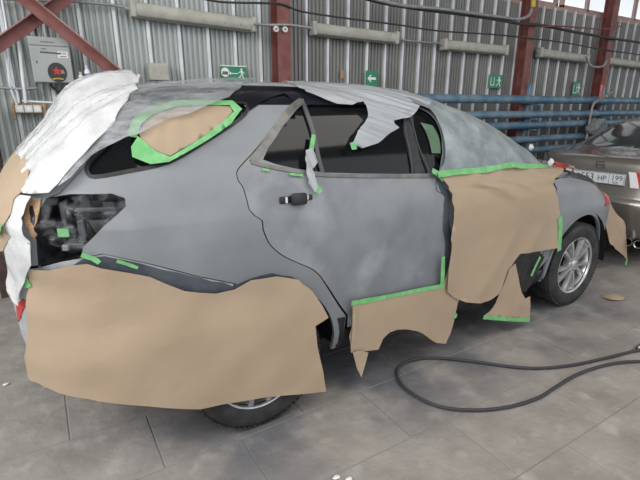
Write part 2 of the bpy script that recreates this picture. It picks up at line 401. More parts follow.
# ------------------------------------------------------------------ setting: floor
fl = link('floor', (lambda b: (bx(b, (12, 4, -.115), (44, 34, .22)), (lambda me: (b.to_mesh(me), b.free(), me)[2])(bpy.data.meshes.new('floor')))[1])(bmesh.new()), M['floorbase'])
fl['kind'] = 'structure'
SX, SY = .75, .45
slabmesh = []
for k in range(6):
    bm = bmesh.new(); bx(bm, (0, 0, 0), (SX-.005, SY-.005, .05), .004)
    for v in bm.verts: v.co.x += random.uniform(-.0015, .0015); v.co.y += random.uniform(-.0015, .0015)
    me = bpy.data.meshes.new('floor_slab'); bm.to_mesh(me); bm.free(); me.materials.append(M['slab']); slabmesh.append(me)
ny = 0
for j in range(-1, 11):
    y0 = .50+SY*j; xo = [-.085, .285][j % 2] + (-.12 if j < 2 else 0)
    for i in range(-2, 11):
        o = link('floor_slab', random.choice(slabmesh), None, fl); o.location = (xo+SX*(i+.5), y0+SY/2, -.0265+random.uniform(-.0012, .0012))
        o.rotation_euler = (random.uniform(-.002, .002), random.uniform(-.002, .002), random.choice((0, math.pi)))

# ------------------------------------------------------------------ setting: back wall of ribbed sheets at y = 5
WY = 5.0
wl = obj('wall_back', (lambda b: (bx(b, (3.6, WY+.16, 1.6), (16.4, .04, 3.2)), bx(b, (21, WY+.16, 1.6), (18.4, .04, 3.2)), bx(b, (3., WY+.16, 4.0), (6.1*1.0, .04, 1.66)), b)[3])(bmesh.new()), M['walldark'])
wl['kind'] = 'structure'
def panel_mesh(dark, h, fine=True):
    """one sheet .3 m wide: a proud hat rib, then shallow corrugations"""
    xs = []; pr = [(0, -.045), (.028, -.045), (.034, 0)]
    k = 5; w0 = .034; pw = (.3-w0)/k
    for i in range(k):
        a = w0+pw*i; pr += [(a+pw*.30, 0), (a+pw*.42, -.022), (a+pw*.82, -.022), (a+pw*.94, 0)]
    pr += [(.2945, 0), (.3, -.045)]
    bm = bmesh.new(); prev = None
    for i, (x, y) in enumerate(pr):
        r = (bm.verts.new((x, y, 0)), bm.verts.new((x, y, h)))
        if prev:
            f = bm.faces.new((prev[0], r[0], r[1], prev[1])); f.material_index = 1 if i in (1, 2) or i == len(pr)-1 else 0
        prev = r
    me = bpy.data.meshes.new('wall_sheet'); bm.to_mesh(me); bm.free(); me.materials.append(M['walldark' if dark else 'wallpanel']); me.materials.append(M['rib']); return me
pm_tall = panel_mesh(False, 5.0); pm_short = panel_mesh(True, 3.2)
x = -4.0-.02
i = 0
while x < 27:
    short = x > 5.9
    o = link('wall_sheet', pm_short if short else pm_tall, None, wl); o.location = (x, WY+.045, 0)
    o.scale.x = 1.0; x += .3
# right half of the tall sheets: same profile, weaker light put into a darker colour
pm_mid = panel_mesh(True, 5.0)
for o in wl.children:
    if 2.5 < o.location.x <= 5.9: o.data = pm_mid
# window band above the low sheets
t = obj('trim_1', box((16.2, WY+.09, 3.2), (20.2, .14, .06)), M['winframe']); t['kind'] = 'structure'
t = obj('trim_2', box((16.2, WY+.09, 4.78), (20.2, .14, .06)), M['winframe']); t['kind'] = 'structure'
nwin = 0
for x0 in (6.25, 7.95, 9.62, 11.3, 13.0, 14.7, 16.4, 18.1):
    nwin += 1
    wd = thing('window_%d' % nwin, None, None, (x0, WY+.09, 3.23)); wd['kind'] = 'structure'
    for (cx, cz, sx, sz) in ((.03, .76, .06, 1.52), (1.55, .76, .06, 1.52), (.79, .76, .05, 1.52), (.79, .03, 1.58, .05), (.79, 1.5, 1.58, .05)):
        obj('window_frame', box((cx, 0, cz), (sx, .07, sz), .004), M['winframe'], wd)
    for cx in (.41, 1.17):
        obj('pane', box((cx, .0, .76), (.70, .006, 1.45)), mat('clear_pane', (.9, .93, .95), .05, trans=1, spec=.3) if 'pane' not in M else M['pane'], wd)
cl_ = obj('sky_block_ceiling', box((12, .6, 6.5), (36, 9.4, .1)), M['fixturecap']); cl_['kind'] = 'structure'  # unseen ceiling, added to hold the world light back from the hall
wl2 = obj('wall_top', box((12, WY+.1, 5.6), (32, .1, 1.6)), M['walldark']); wl2['kind'] = 'structure'

# red oxide steel columns
def column(x, label, w=.16):
    c = thing('steel_column', label, 'column', (x, WY-.10, 0), 'red oxide wall columns')
    obj('flange', box((0, -.075, 3.1), (w, .014, 6.2)), M['oxide'], c)
    obj('flange', box((0, .085, 3.1), (w, .014, 6.2)), M['oxide'], c)
    obj('web', box((0, .005, 3.1), (.012, .146, 6.2)), M['oxide'], c)
    obj('base_plate', box((0, 0, .012), (.26, .22, .02), .003), M['oxide'], c)
    return c
column(2.50, 'red oxide steel column rising behind the roof film, left of the arrow sign')
column(6.86, 'red oxide steel column directly left of the first pair of high windows', .16)
column(9.22, 'red oxide steel column between the two pairs of high windows, by the right edge', .18)
column(11.7, 'red oxide steel column at the far right end of the wall')
# diagonal brace at left
def brace(p, q, label, yy, w=.13):
    p, q = Vector((p[0], yy, p[1])), Vector((q[0], yy, q[1])); d = q-p; L = d.length; ang = math.atan2(d.z, d.x)
    c = thing('diagonal_brace', label, 'brace', (0, 0, 0)); rot = Matrix.Rotation(-ang, 3, 'Y'); mid = (p+q)/2
    obj('angle_leg', box(mid, (L, .010, w), .002, rot), M['oxide'], c)
    obj('angle_flange', box(mid+rot @ Vector((0, -.035, w/2)), (L, .07, .010), .002, rot), M['oxidelight'], c)
    return c
def bxz(x, y, Y): p = on_y(x, y, Y); return (p.x, p.z)
def ext(p, q, a, b): return (p[0]+(q[0]-p[0])*a, p[1]+(q[1]-p[1])*a), (p[0]+(q[0]-p[0])*b, p[1]+(q[1]-p[1])*b)
p, q = ext(bxz(0, 45, 4.86), bxz(62, 2, 4.86), -2.2, 2.1)
brace(p, q, 'red oxide steel brace rising left to right above the grey cabinet', 4.86, .095)
p, q = ext(bxz(47, 18, 4.74), bxz(113, 71, 4.74), -1.2, 1.25)
brace(p, q, 'red oxide steel brace falling left to right behind the film sheet', 4.74, .095)

# ------------------------------------------------------------------ tube lights along the wall
def wall_light(x0, z0, x1, z1, label):
    L = math.hypot(x1-x0, z1-z0); a = math.atan2(z1-z0, x1-x0)
    t = thing('wall_light', label, 'lamp', ((x0+x1)/2, WY-.075, (z0+z1)/2), 'tube lights along the metal wall'); t.rotation_euler = (0, -a, 0)
    obj('housing', box((0, .03, .0), (L, .05, .145), .012), M['fixturecap'], t)
    bm = bmesh.new(); pr = [(-.068, 0), (-.055, -.045), (-.03, -.062), (.03, -.062), (.055, -.045), (.068, 0)]
    prev = None
    for xx in (-L/2+.03, L/2-.03):
        r = [bm.verts.new((xx, y, z)) for z, y in pr]; bm.faces.new(r if prev is None else r[::-1])
        if prev:
            for k in range(len(pr)): bm.faces.new((prev[k], prev[(k+1) % 6], r[(k+1) % 6], r[k]))
        prev = r
    obj('diffuser', bm, M['fixture'], t, True)
    for sx in (-1, 1):
        obj('end_cap', box((sx*(L/2-.02), -.025, 0), (.05, .085, .15), .012), M['fixturecap'], t)
        e = tube_obj('cable_gland', [(sx*L/2, 0, 0), (sx*(L/2+.05), 0, 0)], .018, M['conduit'], t)
    for xx in (L*.22, L*.36): obj('clip', box((xx, -.06, -.02), (.02, .012, .02), .003), M['conduit'], t)
def wz(x, y): p = on_y(x, y, WY-.07); return p.x, p.z
FX = [((130, 9), (254, 25.5), 'long dusty tube light at upper left, above the first exit sign'), ((311, 28.5), (396, 38.5), 'dusty tube light above the white arrow sign'),
      ((442, 44.5), (505, 50.5), 'dusty tube light above the third exit sign'), ((538, 52.5), (586, 59), 'dusty tube light below the left pair of high windows'), ((605, 60.5), (648, 66), 'dusty tube light cut by the right edge of the photo')]
ends = []
for a, b, l in FX:
    (x0, z0), (x1, z1) = wz(*a), wz(*b); wall_light(x0, z0, x1, z1, l); ends.append((x0, z0, x1, z1))
def wire(name, pts, r, m, label, cat, yy=WY-.05, sub=6, group=None):
    P = []
    for q in pts: p = on_y(q[0], q[1], yy); P.append(p)
    return tag(tube_obj(name, cr(P, False, sub), r, m, n=7), label, cat, group)
wire('conduit', [(-14, -2), (60, 1), (95, 3), (130, 8)], .013, M['conduit'], 'thin grey conduit running into the left end of the longest tube light', 'conduit')
wire('conduit', [(254, 24), (268, 25), (290, 25), (311, 28)], .014, M['conduit'], 'pale grey conduit crossing the leftmost column between two tube lights', 'conduit', WY-.2)
wire('conduit', [(396, 39), (420, 42), (442, 43)], .012, M['conduit'], 'thin conduit between the second and third tube lights', 'conduit')
wire('conduit', [(586, 57), (590, 65), (596, 67), (603, 66), (607, 60)], .02, M['conduit'], 'sagging grey flexible conduit between the two rightmost tube lights', 'conduit', WY-.22)
wire('cable', [(196, -3), (222, 2), (262, 3), (282, 4), (300, 11), (330, 16), (360, 20), (400, 25), (440, 31), (500, 35), (560, 42), (600, 49), (642, 55)], .011, M['cable'], 'thin dark cable clipped along the wall just above the tube lights', 'cable', WY-.2)
wire('cable', [(350, -6), (384, 3), (420, 9), (460, 14), (500, 20), (522, 24), (540, 25), (575, 32), (610, 38), (650, 44)], .022, M['cable'], 'thick black cable sloping across the wall below the high windows', 'cable', WY-.22)
wire('conduit', [(360, -5), (400, 5), (440, 9), (500, 17), (518, 19), (528, 16), (532, 8), (533, -8)], .022, M['conduit'], 'grey flexible conduit bending up beside the middle column', 'conduit', WY-.26)
wire('cable_sleeve', [(533, 7), (533.5, 0), (534, -6)], .035, M['yellow'], 'short yellow sleeve on the conduit beside the middle column', 'sleeve', WY-.3)
wire('reinforcing_rod', [(540, 27), (560, 26), (602, 29), (622, 26)], .012, M['oxide'], 'thin rusty rod sticking out in front of the right column', 'rod', WY-.3)
for (q, lab) in (((276, 29), 'left white clamp on the leftmost column'), ((285, 29.5), 'right white clamp on the leftmost column')):
    p = on_y(q[0], q[1], WY-.21); bm = bmesh.new(); lathe(bm, [(.012, -.012), (.030, -.012), (.032, 0), (.030, .012), (.012, .012)], 14, closed=True)
    tag(obj('cable_clamp', bm, M['socket'], None, True, p), lab, 'clamp')

# ------------------------------------------------------------------ exit signs
def sign(q, W, H, label, kind):
    p = on_y(q[0], q[1], WY-.03)
    s = thing('exit_sign', label, 'sign', p, 'green exit signs on the metal wall')
    obj('plate', box((0, 0, 0), (W, .006, H), .001), M['green'], s)
    f = lambda ox, oz, k: (lambda x, y, d: (ox+x*k, -.0035-d, oz+y*k))
    k = H*.9
    def poly(name, pts, ox, oz, m=M['signwhite'], kk=None):
        bm = bmesh.new(); prism(bm, pts, .0015, f(ox, oz, kk or k)); obj(name, bm, m, s)
    arrow = [(-.40, 0), (-.12, .26), (.0, .26), (-.17, .09), (.40, .09), (.40, -.09), (-.17, -.09), (0, -.26), (-.12, -.26)]
    def man(ox, oz):
        bm = bmesh.new()
        prism(bm, [(.0+.085*math.cos(a*math.pi/5), .34+.085*math.sin(a*math.pi/5)) for a in range(10)], .0015, f(ox, oz, k))
        for pts in ([(-.08, .24), (.12, .24), (.10, -.05), (-.04, -.05)], [(-.08, .22), (-.27, .1), (-.25, .04), (-.06, .13)], [(.10, .22), (.27, .04), (.23, 0), (.08, .12)],
                    [(-.04, -.04), (.04, -.04), (-.10, -.24), (-.30, -.38), (-.34, -.32), (-.16, -.2)], [(.02, -.04), (.10, -.04), (.16, -.25), (.28, -.42), (.2, -.44), (.08, -.25)]):
            prism(bm, pts, .0015, f(ox, oz, k))
        obj('running_figure', bm, M['signwhite'], s)
    if kind == 0:
        man(W*.30, 0)
        poly('arrow', [(-.45, 0), (-.28, .14), (-.28, .035), (.35, .035), (.35, -.035), (-.28, -.035), (-.28, -.14)], -.0*W, 0)
        poly('disc', [(.36*math.cos(a*math.pi/12), .36*math.sin(a*math.pi/12)) for a in range(24)], -W*.35, .01)
        for dz in (-.05, .07):
            bm = bmesh.new(); bx(bm, (-W*.35, -.0055, dz*H), (H*.45, .001, H*.1)); obj('bar', bm, M['boxdark'], s)
        obj('rim', box((0, -.002, H/2+.004), (W+.01, .012, .01)), M['signwhite'], s)
    elif kind == 1: poly('arrow', arrow, 0, 0, kk=k*1.0)
    else:
        man(W*.24, 0); poly('doorway', [(-.3, -.42), (.3, -.42), (.3, .42), (.22, .42), (.22, -.34), (-.22, -.34), (-.22, .42), (-.3, .42)], -W*.24, 0, kk=k*.8)
sign((234, 73.5), .29, .145, 'wide green exit sign with white disc, arrow and running figure behind the roof film', 0)
sign((371.5, 78.5), .19, .19, 'square green sign with a single white left arrow', 1)
sign((495.5, 81.5), .32, .2, 'small green exit sign just left of the middle column, above the blue pipes', 2)
sign((576.5, 89), .24, .25, 'small green exit sign left of the right column, just above the blue pipes', 2)
p = on_y(342, 74, WY-.02); tag(obj('orange_sticker', box((0, 0, 0), (.05, .004, .1), .001), M['wood'], None, False, p), 'small faded orange sticker on a wall rib left of the arrow sign', 'sticker')

# ------------------------------------------------------------------ blue pipes
PP = [(1.73, .062), (1.50, .058), (1.33, .058), (1.10, .058), (.92, .055)]
pl = ['topmost blue pipe on the wall', 'second blue pipe from the top', 'middle blue pipe of the five', 'fourth blue pipe from the top', 'lowest blue pipe of the five, just above the film']
for (z, r), l in zip(PP, pl):
    t = thing('blue_pipe', l, 'pipe', (0, WY-.3, z), 'blue heating pipes along the wall')
    bm = bmesh.new(); tube(bm, [(3.2, 0, 0), (8.75, 0, 0)], r, 20); obj('pipe_run', bm, M['bluepipe'], t, True, sharp=60)
    bm = bmesh.new(); tube(bm, [(8.80, 0, .0), (26, 0, .0)], r*.92, 20); obj('pipe_run', bm, M['bluepipe'], t, True, sharp=60)
    bm = bmesh.new(); lathe(bm, [(r*.6, -.03), (r*1.18, -.03), (r*1.18, .03), (r*.6, .03)], 20, 'X', (8.78, 0, 0), closed=True); obj('coupling', bm, M['bluepipe'], t, True)
for xx, l in ((6.95, 'blue steel bracket holding the pipes at the middle column'), (9.2, 'blue steel bracket holding the pipes at the right column'), (13.0, 'blue pipe bracket at the far right column')):
    t = thing('pipe_bracket', l, 'bracket', (xx, WY-.24, 0))
    obj('upright', box((0, .04, 1.33), (.07, .05, 1.3), .004), M['bluepipe'], t)
    for z, r in PP: obj('arm', box((0, -.06, z-r-.014), (.06, .24, .02), .003), M['bluepipe'], t)
wire('conduit', [(612, 92), (600, 99), (594, 103), (591, 112), (589, 124), (586, 140)], .02, M['conduit'], 'grey conduit looping down over the blue pipes at the right column', 'conduit', WY-.42)
p = on_y(600.5, 92, WY-.3); tag(obj('red_tag', box((0, 0, 0), (.09, .02, .26), .005), M['red'], None, False, p), 'small red tag standing on the top blue pipe', 'tag')
# grey bag hung on the pipes
def lump(name, c, s, m, label, cat, seed, amp=.35, sub=4, flat=0):
    bm = bmesh.new(); bmesh.ops.create_icosphere(bm, subdivisions=sub, radius=1)
    for v in bm.verts:
        n = noise.noise(v.co*1.6+Vector((seed, 0, 0)))*amp+noise.noise(v.co*4+Vector((seed, 3, 0)))*amp*.4
        v.co = v.co*(1+n); v.co = Vector((v.co.x*s[0], v.co.y*s[1], v.co.z*s[2]))
    return tag(obj(name, bm, m, None, True, c, sharp=180), label, cat)
p = on_y(597, 127, WY-.44)
lump('work_jacket', p, (.30, .08, .17), M['cloth'], 'crumpled grey work jacket hung over the blue pipes', 'jacket', 2)
p = on_y(531, 146, 3.6)

# ------------------------------------------------------------------ things on the wall at left
ct = thing('electric_cabinet', 'grey metal electrical cabinet with a red star sticker on the left wall', 'cabinet', (.21, WY-.12, 2.015)); ct.scale = (.9, 1, 1)
obj('body', box((0, 0, 0), (.34, .14, .375), .008), M['box'], ct)
obj('door', box((0, -.074, -.035), (.335, .012, .295), .004), M['box'], ct)
obj('top_cover', box((0, -.074, .15), (.335, .012, .068), .004), M['box'], ct)
for k in range(5): obj('vent_slot', box((-.06+.024*k, -.081, .145), (.016, .003, .006)), M['boxdark'], ct)
bm = bmesh.new(); xk = -.08
for k in range(13):
    wv = random.uniform(.008, .013); bx(bm, (xk, -.0815, .062-.0004*k), (wv, .002, .012)); xk += wv+.003
obj('printed_line', bm, M['boxdark'], ct)
obj('small_print', box((-.05, -.0815, .088), (.04, .002, .005)), M['boxdark'], ct)
for z in (.062, .034): obj('sticker', box((.105, -.0812, z), (.085, .002, .022)), M['white'], ct)
for z in (.062, .034): obj('sticker_line', box((.105, -.083, z), (.06, .002, .006)), M['boxdark'], ct)
bm = bmesh.new(); lathe(bm, [(.0001, -.0825), (.082, -.0825), (.082, -.080)], 40); obj('round_emblem', bm, M['boxdark'], ct, True, (.035, 0, -.10))
f = lambda x, y, d: (.03+x, -.0828-d, -.09+y)
bm = bmesh.new(); prism(bm, [((.042 if k % 2 == 0 else .018)*math.sin(k*math.pi/5), (.042 if k % 2 == 0 else .018)*math.cos(k*math.pi/5)) for k in range(10)], .002, f); obj('red_star', bm, M['red'], ct)
bm = bmesh.new(); prism(bm, [(.03, -.02), (.07, -.02), (.06, .012), (.035, .012)], .002, f); obj('red_shape', bm, M['oxidelight'], ct)
bm = bmesh.new()
for k in range(8): bx(bm, (-.01+.012*k, -.084, -.148-.002*abs(k-3.5)), (.009, .002, .011))
obj('yellow_lettering', bm, M['yellow'], ct)
obj('keyhole', box((-.125, -.082, -.02), (.008, .004, .02), .001), M['boxdark'], ct)
for k, dx in enumerate((-.06, -.04, -.015)):
    tag(tube_obj('riser_pipe', [(.195+dx, WY-.1, 2.208), (.195+dx*1.05, WY-.1, 2.9)], .008, M['fixture' if k else 'cable']), ['thin dark riser pipe entering the cabinet top', 'left beige riser pipe entering the cabinet top', 'right beige riser pipe entering the cabinet top'][k], 'pipe', 'riser pipes above the cabinet')
bm = bmesh.new(); tp = [Vector((.25+.075*math.cos(a*math.pi/10), WY-.1, 1.80+.075*math.sin(a*math.pi/10)*.8)) for a in range(-9, 1)] ; tp = [Vector((.25+.07*math.cos(a), WY-.1, 1.83+.07*math.sin(a))) for a in [math.pi*(1+k/12) for k in range(13)]]
tube(bm, tp, .012, 10); tag(obj('cable_loop', bm, M['cable'], None, True), 'black cable loop hanging under the grey cabinet', 'cable')
for pts, l in (([(2, 0), (8, 40), (9, 80), (17, 105)], 'leftmost pale vertical cable on the wall'), ([(4, 48), (10, 78), (17, 92), (19, 103)], 'pale cable bending toward the sockets'), ([(19, 40), (22, 70), (26, 103)], 'thick pale vertical conduit above the sockets')):
    wire('wall_conduit', pts, .017 if 'thick' in l else .011, M['rib'], l, 'conduit', WY-.06)
wire('wall_conduit', [(-6, 87), (20, 89), (37, 88)], .014, M['conduit'], 'horizontal grey conduit left of the cabinet bottom', 'conduit', WY-.06)
wire('wall_conduit', [(22, 101), (40, 102), (62, 103)], .010, M['rib'], 'thin pale conduit just above the sockets', 'conduit', WY-.06)
so = thing('socket_board', 'wooden board with three cream socket outlets under the cabinet', 'socket', on_y(29, 109, WY-.05))
obj('board', box((0, .01, 0), (.255, .02, .085), .003), M['wood'], so)
for sx in (-.118, .118): obj('batten', box((sx, .0, -.02), (.022, .03, .15), .003), M['wood'], so)
for k in range(3):
    bo = obj('outlet', box((-.07+.068*k, -.018, .0), (.064, .03, .062), .006), M['socket'], so)
    bm = bmesh.new(); lathe(bm, [(.0001, -.034), (.018, -.034), (.022, -.031), (.022, -.028)], 16, c=(-.07+.068*k, 0, 0)); obj('faceplate', bm, M['white'], bo, True)
sh = thing('wall_shelf', 'small grey steel shelf carrying two bottles beside the cabinet', 'shelf', (.47, WY-.12, 1.79))
obj('board', box((0, 0, 0), (.2, .18, .02), .003), M['conduit'], sh)
obj('bracket', box((0, .08, -.05), (.16, .01, .1), .003), M['conduit'], sh)
def bottle(x, h, r, m1, m2, label):
    b = thing('bottle', label, 'bottle', (x, WY-.15, 1.80))
    bm = bmesh.new(); lathe(bm, [(.0001, 0), (r, 0), (r, h*.68), (r*.85, h*.76), (r*.4, h*.84), (r*.4, h*.9)], 20, 'Z'); obj('body', bm, m1, b, True)
    bm = bmesh.new(); lathe(bm, [(r*1.02, h*.15), (r*1.03, h*.16), (r*1.03, h*.6), (r*1.02, h*.61)], 20, 'Z'); obj('label_band', bm, m2, b, True)
    bm = bmesh.new(); lathe(bm, [(r*.5, h*.86), (r*.5, h), (.0001, h)], 16, 'Z'); obj('cap', bm, M['socket'], b, True)
bottle(.425, .13, .022, M['white'], M['cloth'], 'small white bottle on the wall shelf, nearer the cabinet')
bottle(.485, .19, .027, M['white'], M['violet'], 'taller white bottle with violet label on the wall shelf')
p = on_y(158, 72, WY-.062); cb = tag(obj('carton', box((0, 0, 0), (.19, .12, .16), .006), M['fixturecap'], None, False, p), 'small dirty cream carton on the wall behind the top of the white sheet', 'carton')
p = on_y(0, 135, WY-.3)
ck = thing('rusty_post', 'dark rusty steel post at the left edge beside the sockets', 'post', (p.x-.12, WY-.3, 0))
obj('tube', box((0, 0, .85), (.2, .2, 1.7), .01), M['brownrust'], ck); obj('cap', box((0, 0, 1.71), (.22, .22, .02), .004), M['brownrust'], ck)

# ------------------------------------------------------------------ the crossover being painted
YC = 2.79
KB = [(.22, .80, .05, 4.40), (.30, .865, -.04, 4.50), (.38, .895, -.12, 4.58), (.50, .905, -.19, 4.62), (.62, .908, -.21, 4.62), (.80, .918, -.215, 4.60), (.93, .925, -.20, 4.47),
      (1.02, .925, -.215, 4.32), (1.08, .920, -.21, 4.06), (1.12, .914, -.205, 3.85), (1.16, .905, -.20, 3.52), (1.20, .895, -.185, 3.42), (1.27, .872, -.15, 3.32), (1.36, .835, -.08, 3.14),
      (1.46, .79, .02, 2.93), (1.55, .745, .115, 2.70), (1.63, .69, .215, 2.46), (1.685, .62, .40, 2.24), (1.72, .50, .62, 2.0), (1.742, .3, .95, 1.75), (1.75, .02, 1.3, 1.5)]
KB = [k+((5.2 if k[0] < 1.2 else 4.6) if k[0] < 1.6 else 3.6, 4.6 if k[0] < .85 else 3.7 if k[0] < 1.1 else 4.2 if k[0] < 1.6 else 3.6) for k in KB]
S = Surf(KB, YC)
# hanging sheets follow the body above the bumper line and drop straight down below it
KC = [k for k in KB if k[0] >= .8]; k8 = KC[0]
KC = [(z,)+tuple(k8[1:]) for z in (-.02, .2, .4, .6)]+KC
SC = Surf(KC, YC, inflate=.012)
KR = [((k[0], k[1]+.036, k[2]+.012) if k[0] < .7 else (k[0], k[1]+.010, k[2]+.005) if k[0] < .81 else tuple(k[:3]))+tuple(k[3:]) for k in KC]
SR = Surf(KR, YC, inflate=.010)
def zof(s, b): return float(np.interp(b, np.linspace(0, s.bmax, s.nl), s.T[:, 0, 2]))
def PX(L, s=S): return [s.px(*q) for q in L]
RWX, FWX, WR = .83, 3.68, .36
def arch(cx, r, z=.36, n=14, a0=-8, a1=188):
    return [S.xz(cx+r*math.cos(R(a0+(a1-a0)*i/n)), max(z+r*math.sin(R(a0+(a1-a0)*i/n)), .235)) for i in range(n+1)]
car = thing('crossover_car', 'grey primed crossover car masked with brown paper and plastic film', 'car', (0, 0, 0))
# window opening, seams (measured on the photograph)
win_all = [(263, 159.5), (268, 148), (281, 129), (296, 110), (304, 103), (320, 101), (345, 101), (375, 101), (400, 102), (415, 105), (427, 112), (436, 124), (441.5, 138), (443, 152), (440.5, 165), (436.5, 173.5),
           (400, 174), (360, 173.5), (324, 172.5), (295, 168.5), (275, 164)]
qwin = [(88, 173), (87, 168), (92, 159), (112, 138), (128, 123), (148, 112), (176, 104), (219, 103), (243, 103), (248, 108), (240, 119), (205, 142), (170, 162), (130, 171), (95, 177)]
lampc = [(38, 205), (44, 198), (70, 194), (112, 193.5), (125, 198), (126, 206), (118, 214), (103, 227), (83, 247), (82, 258), (72, 265), (50, 269.5), (37, 266), (33, 245), (35, 222)]
W_ab = PX(win_all); Q_ab = PX(qwin); L_ab = PX(lampc)
seam = [(242.5, 164), (237, 171.5), (238.5, 181), (244, 190), (255, 216), (266, 237), (277, 251.5), (297, 262.5), (312, 269), (321, 277)]
seam_ab = [(p.x, p.y) for p in cr([(q[0], q[1], 0) for q in PX(seam)], False, 3)]
bseam = [(37, 268), (60, 262), (103, 254), (125, 259), (165, 268), (200, 277), (235, 284)]; bs_ab = PX(bseam)
tgs = [(38, 266), (36, 240), (37, 212), (46, 199), (60, 193), (75, 177), (88, 163), (104, 141), (122, 120), (140, 100), (150, 90)]; tg_ab = PX(tgs)
RZ = 1.64; br = S.bz(RZ)
ra = arch(RWX, .445); fa = arch(FWX, .445)
RIGHT = {}
def side(mirror):
    far = mirror; holes_q = [Q_ab]+([] if far else [L_ab])
    # rear quarter panel
    top_rear = (tg_ab[-1][0], br)
    arch_top = [p for p in ra if p[1] > S.bz(.79)]
    # order: along the bumper seam to arch, over arch, up the door seam, along roof to the tailgate, down tailgate edge
    al = [p for p in ra][::-1]   # from rear foot over the top to the front foot
    upto = [p for p in al if p[0] > bs_ab[-1][0]-.02]
    poly = bs_ab[:-1]+[bs_ab[-1]]+upto[0:]
    # front foot up to seam bottom
    poly = poly[:]
    poly += [S.xz(1.33, .30), S.xz(1.335, .5)]
    poly += seam_ab[::-1]
    poly += PX([(242.5, 164), (262, 142), (281, 119), (297, 103), (303, 98.5)])[0:]
    poly += [(PX([(303, 98.5)])[0][0], br), top_rear]+tg_ab[::-1]
    patch('rear_quarter_panel', S, poly, M['primer'], car, .045, 0, .006, holes_q, mirror, gap=.003)
    # rear door
    dp = PX([(303, 98.5)]); d = [p for p in seam_ab]+[S.xz(1.345, .5), S.xz(1.345, .42), S.xz(2.08, .42), S.xz(2.08, .7), S.xz(2.05, 1.0)]+PX([(437, 177)])
    d += [(PX([(425, 110)])[0][0], br-.0), (dp[0][0], br)]+dp+PX([(297, 103), (281, 119), (262, 142)])
    dr = patch('rear_door', S, d, M['sanded'], car, .045, 0, .006, [W_ab], mirror, gap=.003)
    # front door (behind the paper)
    e = [S.xz(2.085, .42), S.xz(3.13, .42), S.xz(3.14, .9), S.xz(3.12, 1.15)]+PX([(500, 163), (470, 135), (449, 118)])+[(PX([(430, 112)])[0][0], br-.0)]+PX([(428, 112)])+PX([(437, 177)])+[S.xz(2.055, 1.0), S.xz(2.085, .7)]
    fd = patch('front_door', S, e, M['primer'], car, .045, 0, .006, [W_ab], mirror, gap=.003)
    # front fender
    a1 = fa[::-1]
    cut = S.xz(4.28, .55)
    fe = [S.xz(3.135, .42)]+[p for p in a1 if p[1] > S.bz(.42)][:-1]+[S.az(4.95, .60), S.az(5.08, .78), S.az(5.12, .92), (S.frac(S.bz(1.02), .81), S.bz(1.02)), (S.frac(S.bz(1.08), .81), S.bz(1.08)), (S.frac(S.bz(1.12), .81), S.bz(1.12)), (S.frac(S.bz(1.17), .81), S.bz(1.17)), S.xz(3.12, 1.17), S.xz(3.14, .9)]
    patch('front_fender', S, fe, M['primer'], car, .045, 0, .006, (), mirror, gap=.003)
    # sill
    patch('rocker_panel', S, [S.xz(1.29, .24), S.xz(3.22, .24), S.xz(3.22, .41), S.xz(1.29, .41)], M['black_plastic'], car, .06, -.004, .006, (), mirror)
    # pillar strip / front side of the roof
    ap = [(S.frac(b, .8), b) for b in np.linspace(S.bz(1.17), br, 12)]
    a2 = [S.xz(3.12, 1.17)]+ap+[(PX([(430, 112)])[0][0], br)]+PX([(449, 118), (470, 135), (500, 163)])
    patch('windshield_pillar', S, a2, M['black_paint'], car, .05, 0, .006, (), mirror, gap=.002)
    # wheel arch lips
    for q, nm in ((ra, 'wheel_arch_lip'), (fa, 'wheel_arch_lip')):
        ribbon(nm, S, q, .032, M['primer'], car, .006, .02, mirror, 2)
    # bumpers
    i0 = [k for k, p in enumerate(al) if p[0] < bs_ab[-1][0]]
    rb = [S.az(0, .30)]+[S.az(.45, .30), S.az(.9, .30)]+[S.xz(.36, .32)]+[al[k] for k in i0]+bs_ab[::-1]+[S.az(0, .86)]
    patch('rear_bumper', S, rb, M['grey_plastic'], car, .05, .0, .006, (), mirror, gap=.003)
    fb = [S.az(6, .28), S.az(5.3, .28), S.xz(4.14, .3)]+[S.az(4.95, .60), S.az(5.08, .78), S.az(5.12, .92)][0:]+[S.az(6, .92)]
    patch('front_bumper', S, fb, M['primer'], car, .05, 0, .006, (), mirror, gap=.003)
    # tail gate, hood, windshield halves are mirrored about the centre line
    patch('tailgate', S, [S.az(0, .87)]+tg_ab+[(tg_ab[-1][0], br), (0, br)], M['primer'], car, .05, 0, .006, [[S.az(0.0, 1.22), S.az(.55, 1.22), S.az(.5, 1.5), S.az(.0, 1.52)]], mirror, gap=.003)
    patch('rear_glass', S, [S.az(0.0, 1.2), S.az(.57, 1.2), S.az(.52, 1.52), S.az(.0, 1.54)], M['glass'], car, .05, -.006, .004, (), mirror)
    hb = [(S.frac(b, .81), b) for b in np.linspace(S.bz(1.02), S.bz(1.165), 8)]
    patch('hood', S, [S.az(6, .93), S.az(5.12, .93)]+hb+[(6, hb[-1][1])], M['black_paint'], car, .05, 0, .006, (), mirror, gap=.003)
    patch('windshield', S, [(6, S.bz(1.17))]+ap[0:]+[(6, br)], M['glass'], car, .06, -.003, .005, (), mirror, gap=.004)
    # side glass
    gl = patch('side_window', S, [(a+.0, b) for a, b in shrink(W_ab, -.01)], M['glass'], car, .06, -.014, .004, (), mirror)
    gq = patch('quarter_window', S, shrink(Q_ab, -.01), M['glass'], car, .06, -.014, .004, (), mirror)
    ribbon('quarter_window_seal', S, Q_ab+[Q_ab[0]], .016, M['black_plastic'], car, .004, .014, mirror, 3)
    # roof strip above side openings
    return dr, gl
dr, gl = side(False); side(True)
# roof
for mir in (False, True):
    patch('roof', S, [(0, br+.001), (6, br+.001), (6, S.bmax-.005), (0, S.bmax-.005)], M['black_paint'], car, .12, 0, .006, (), mir)
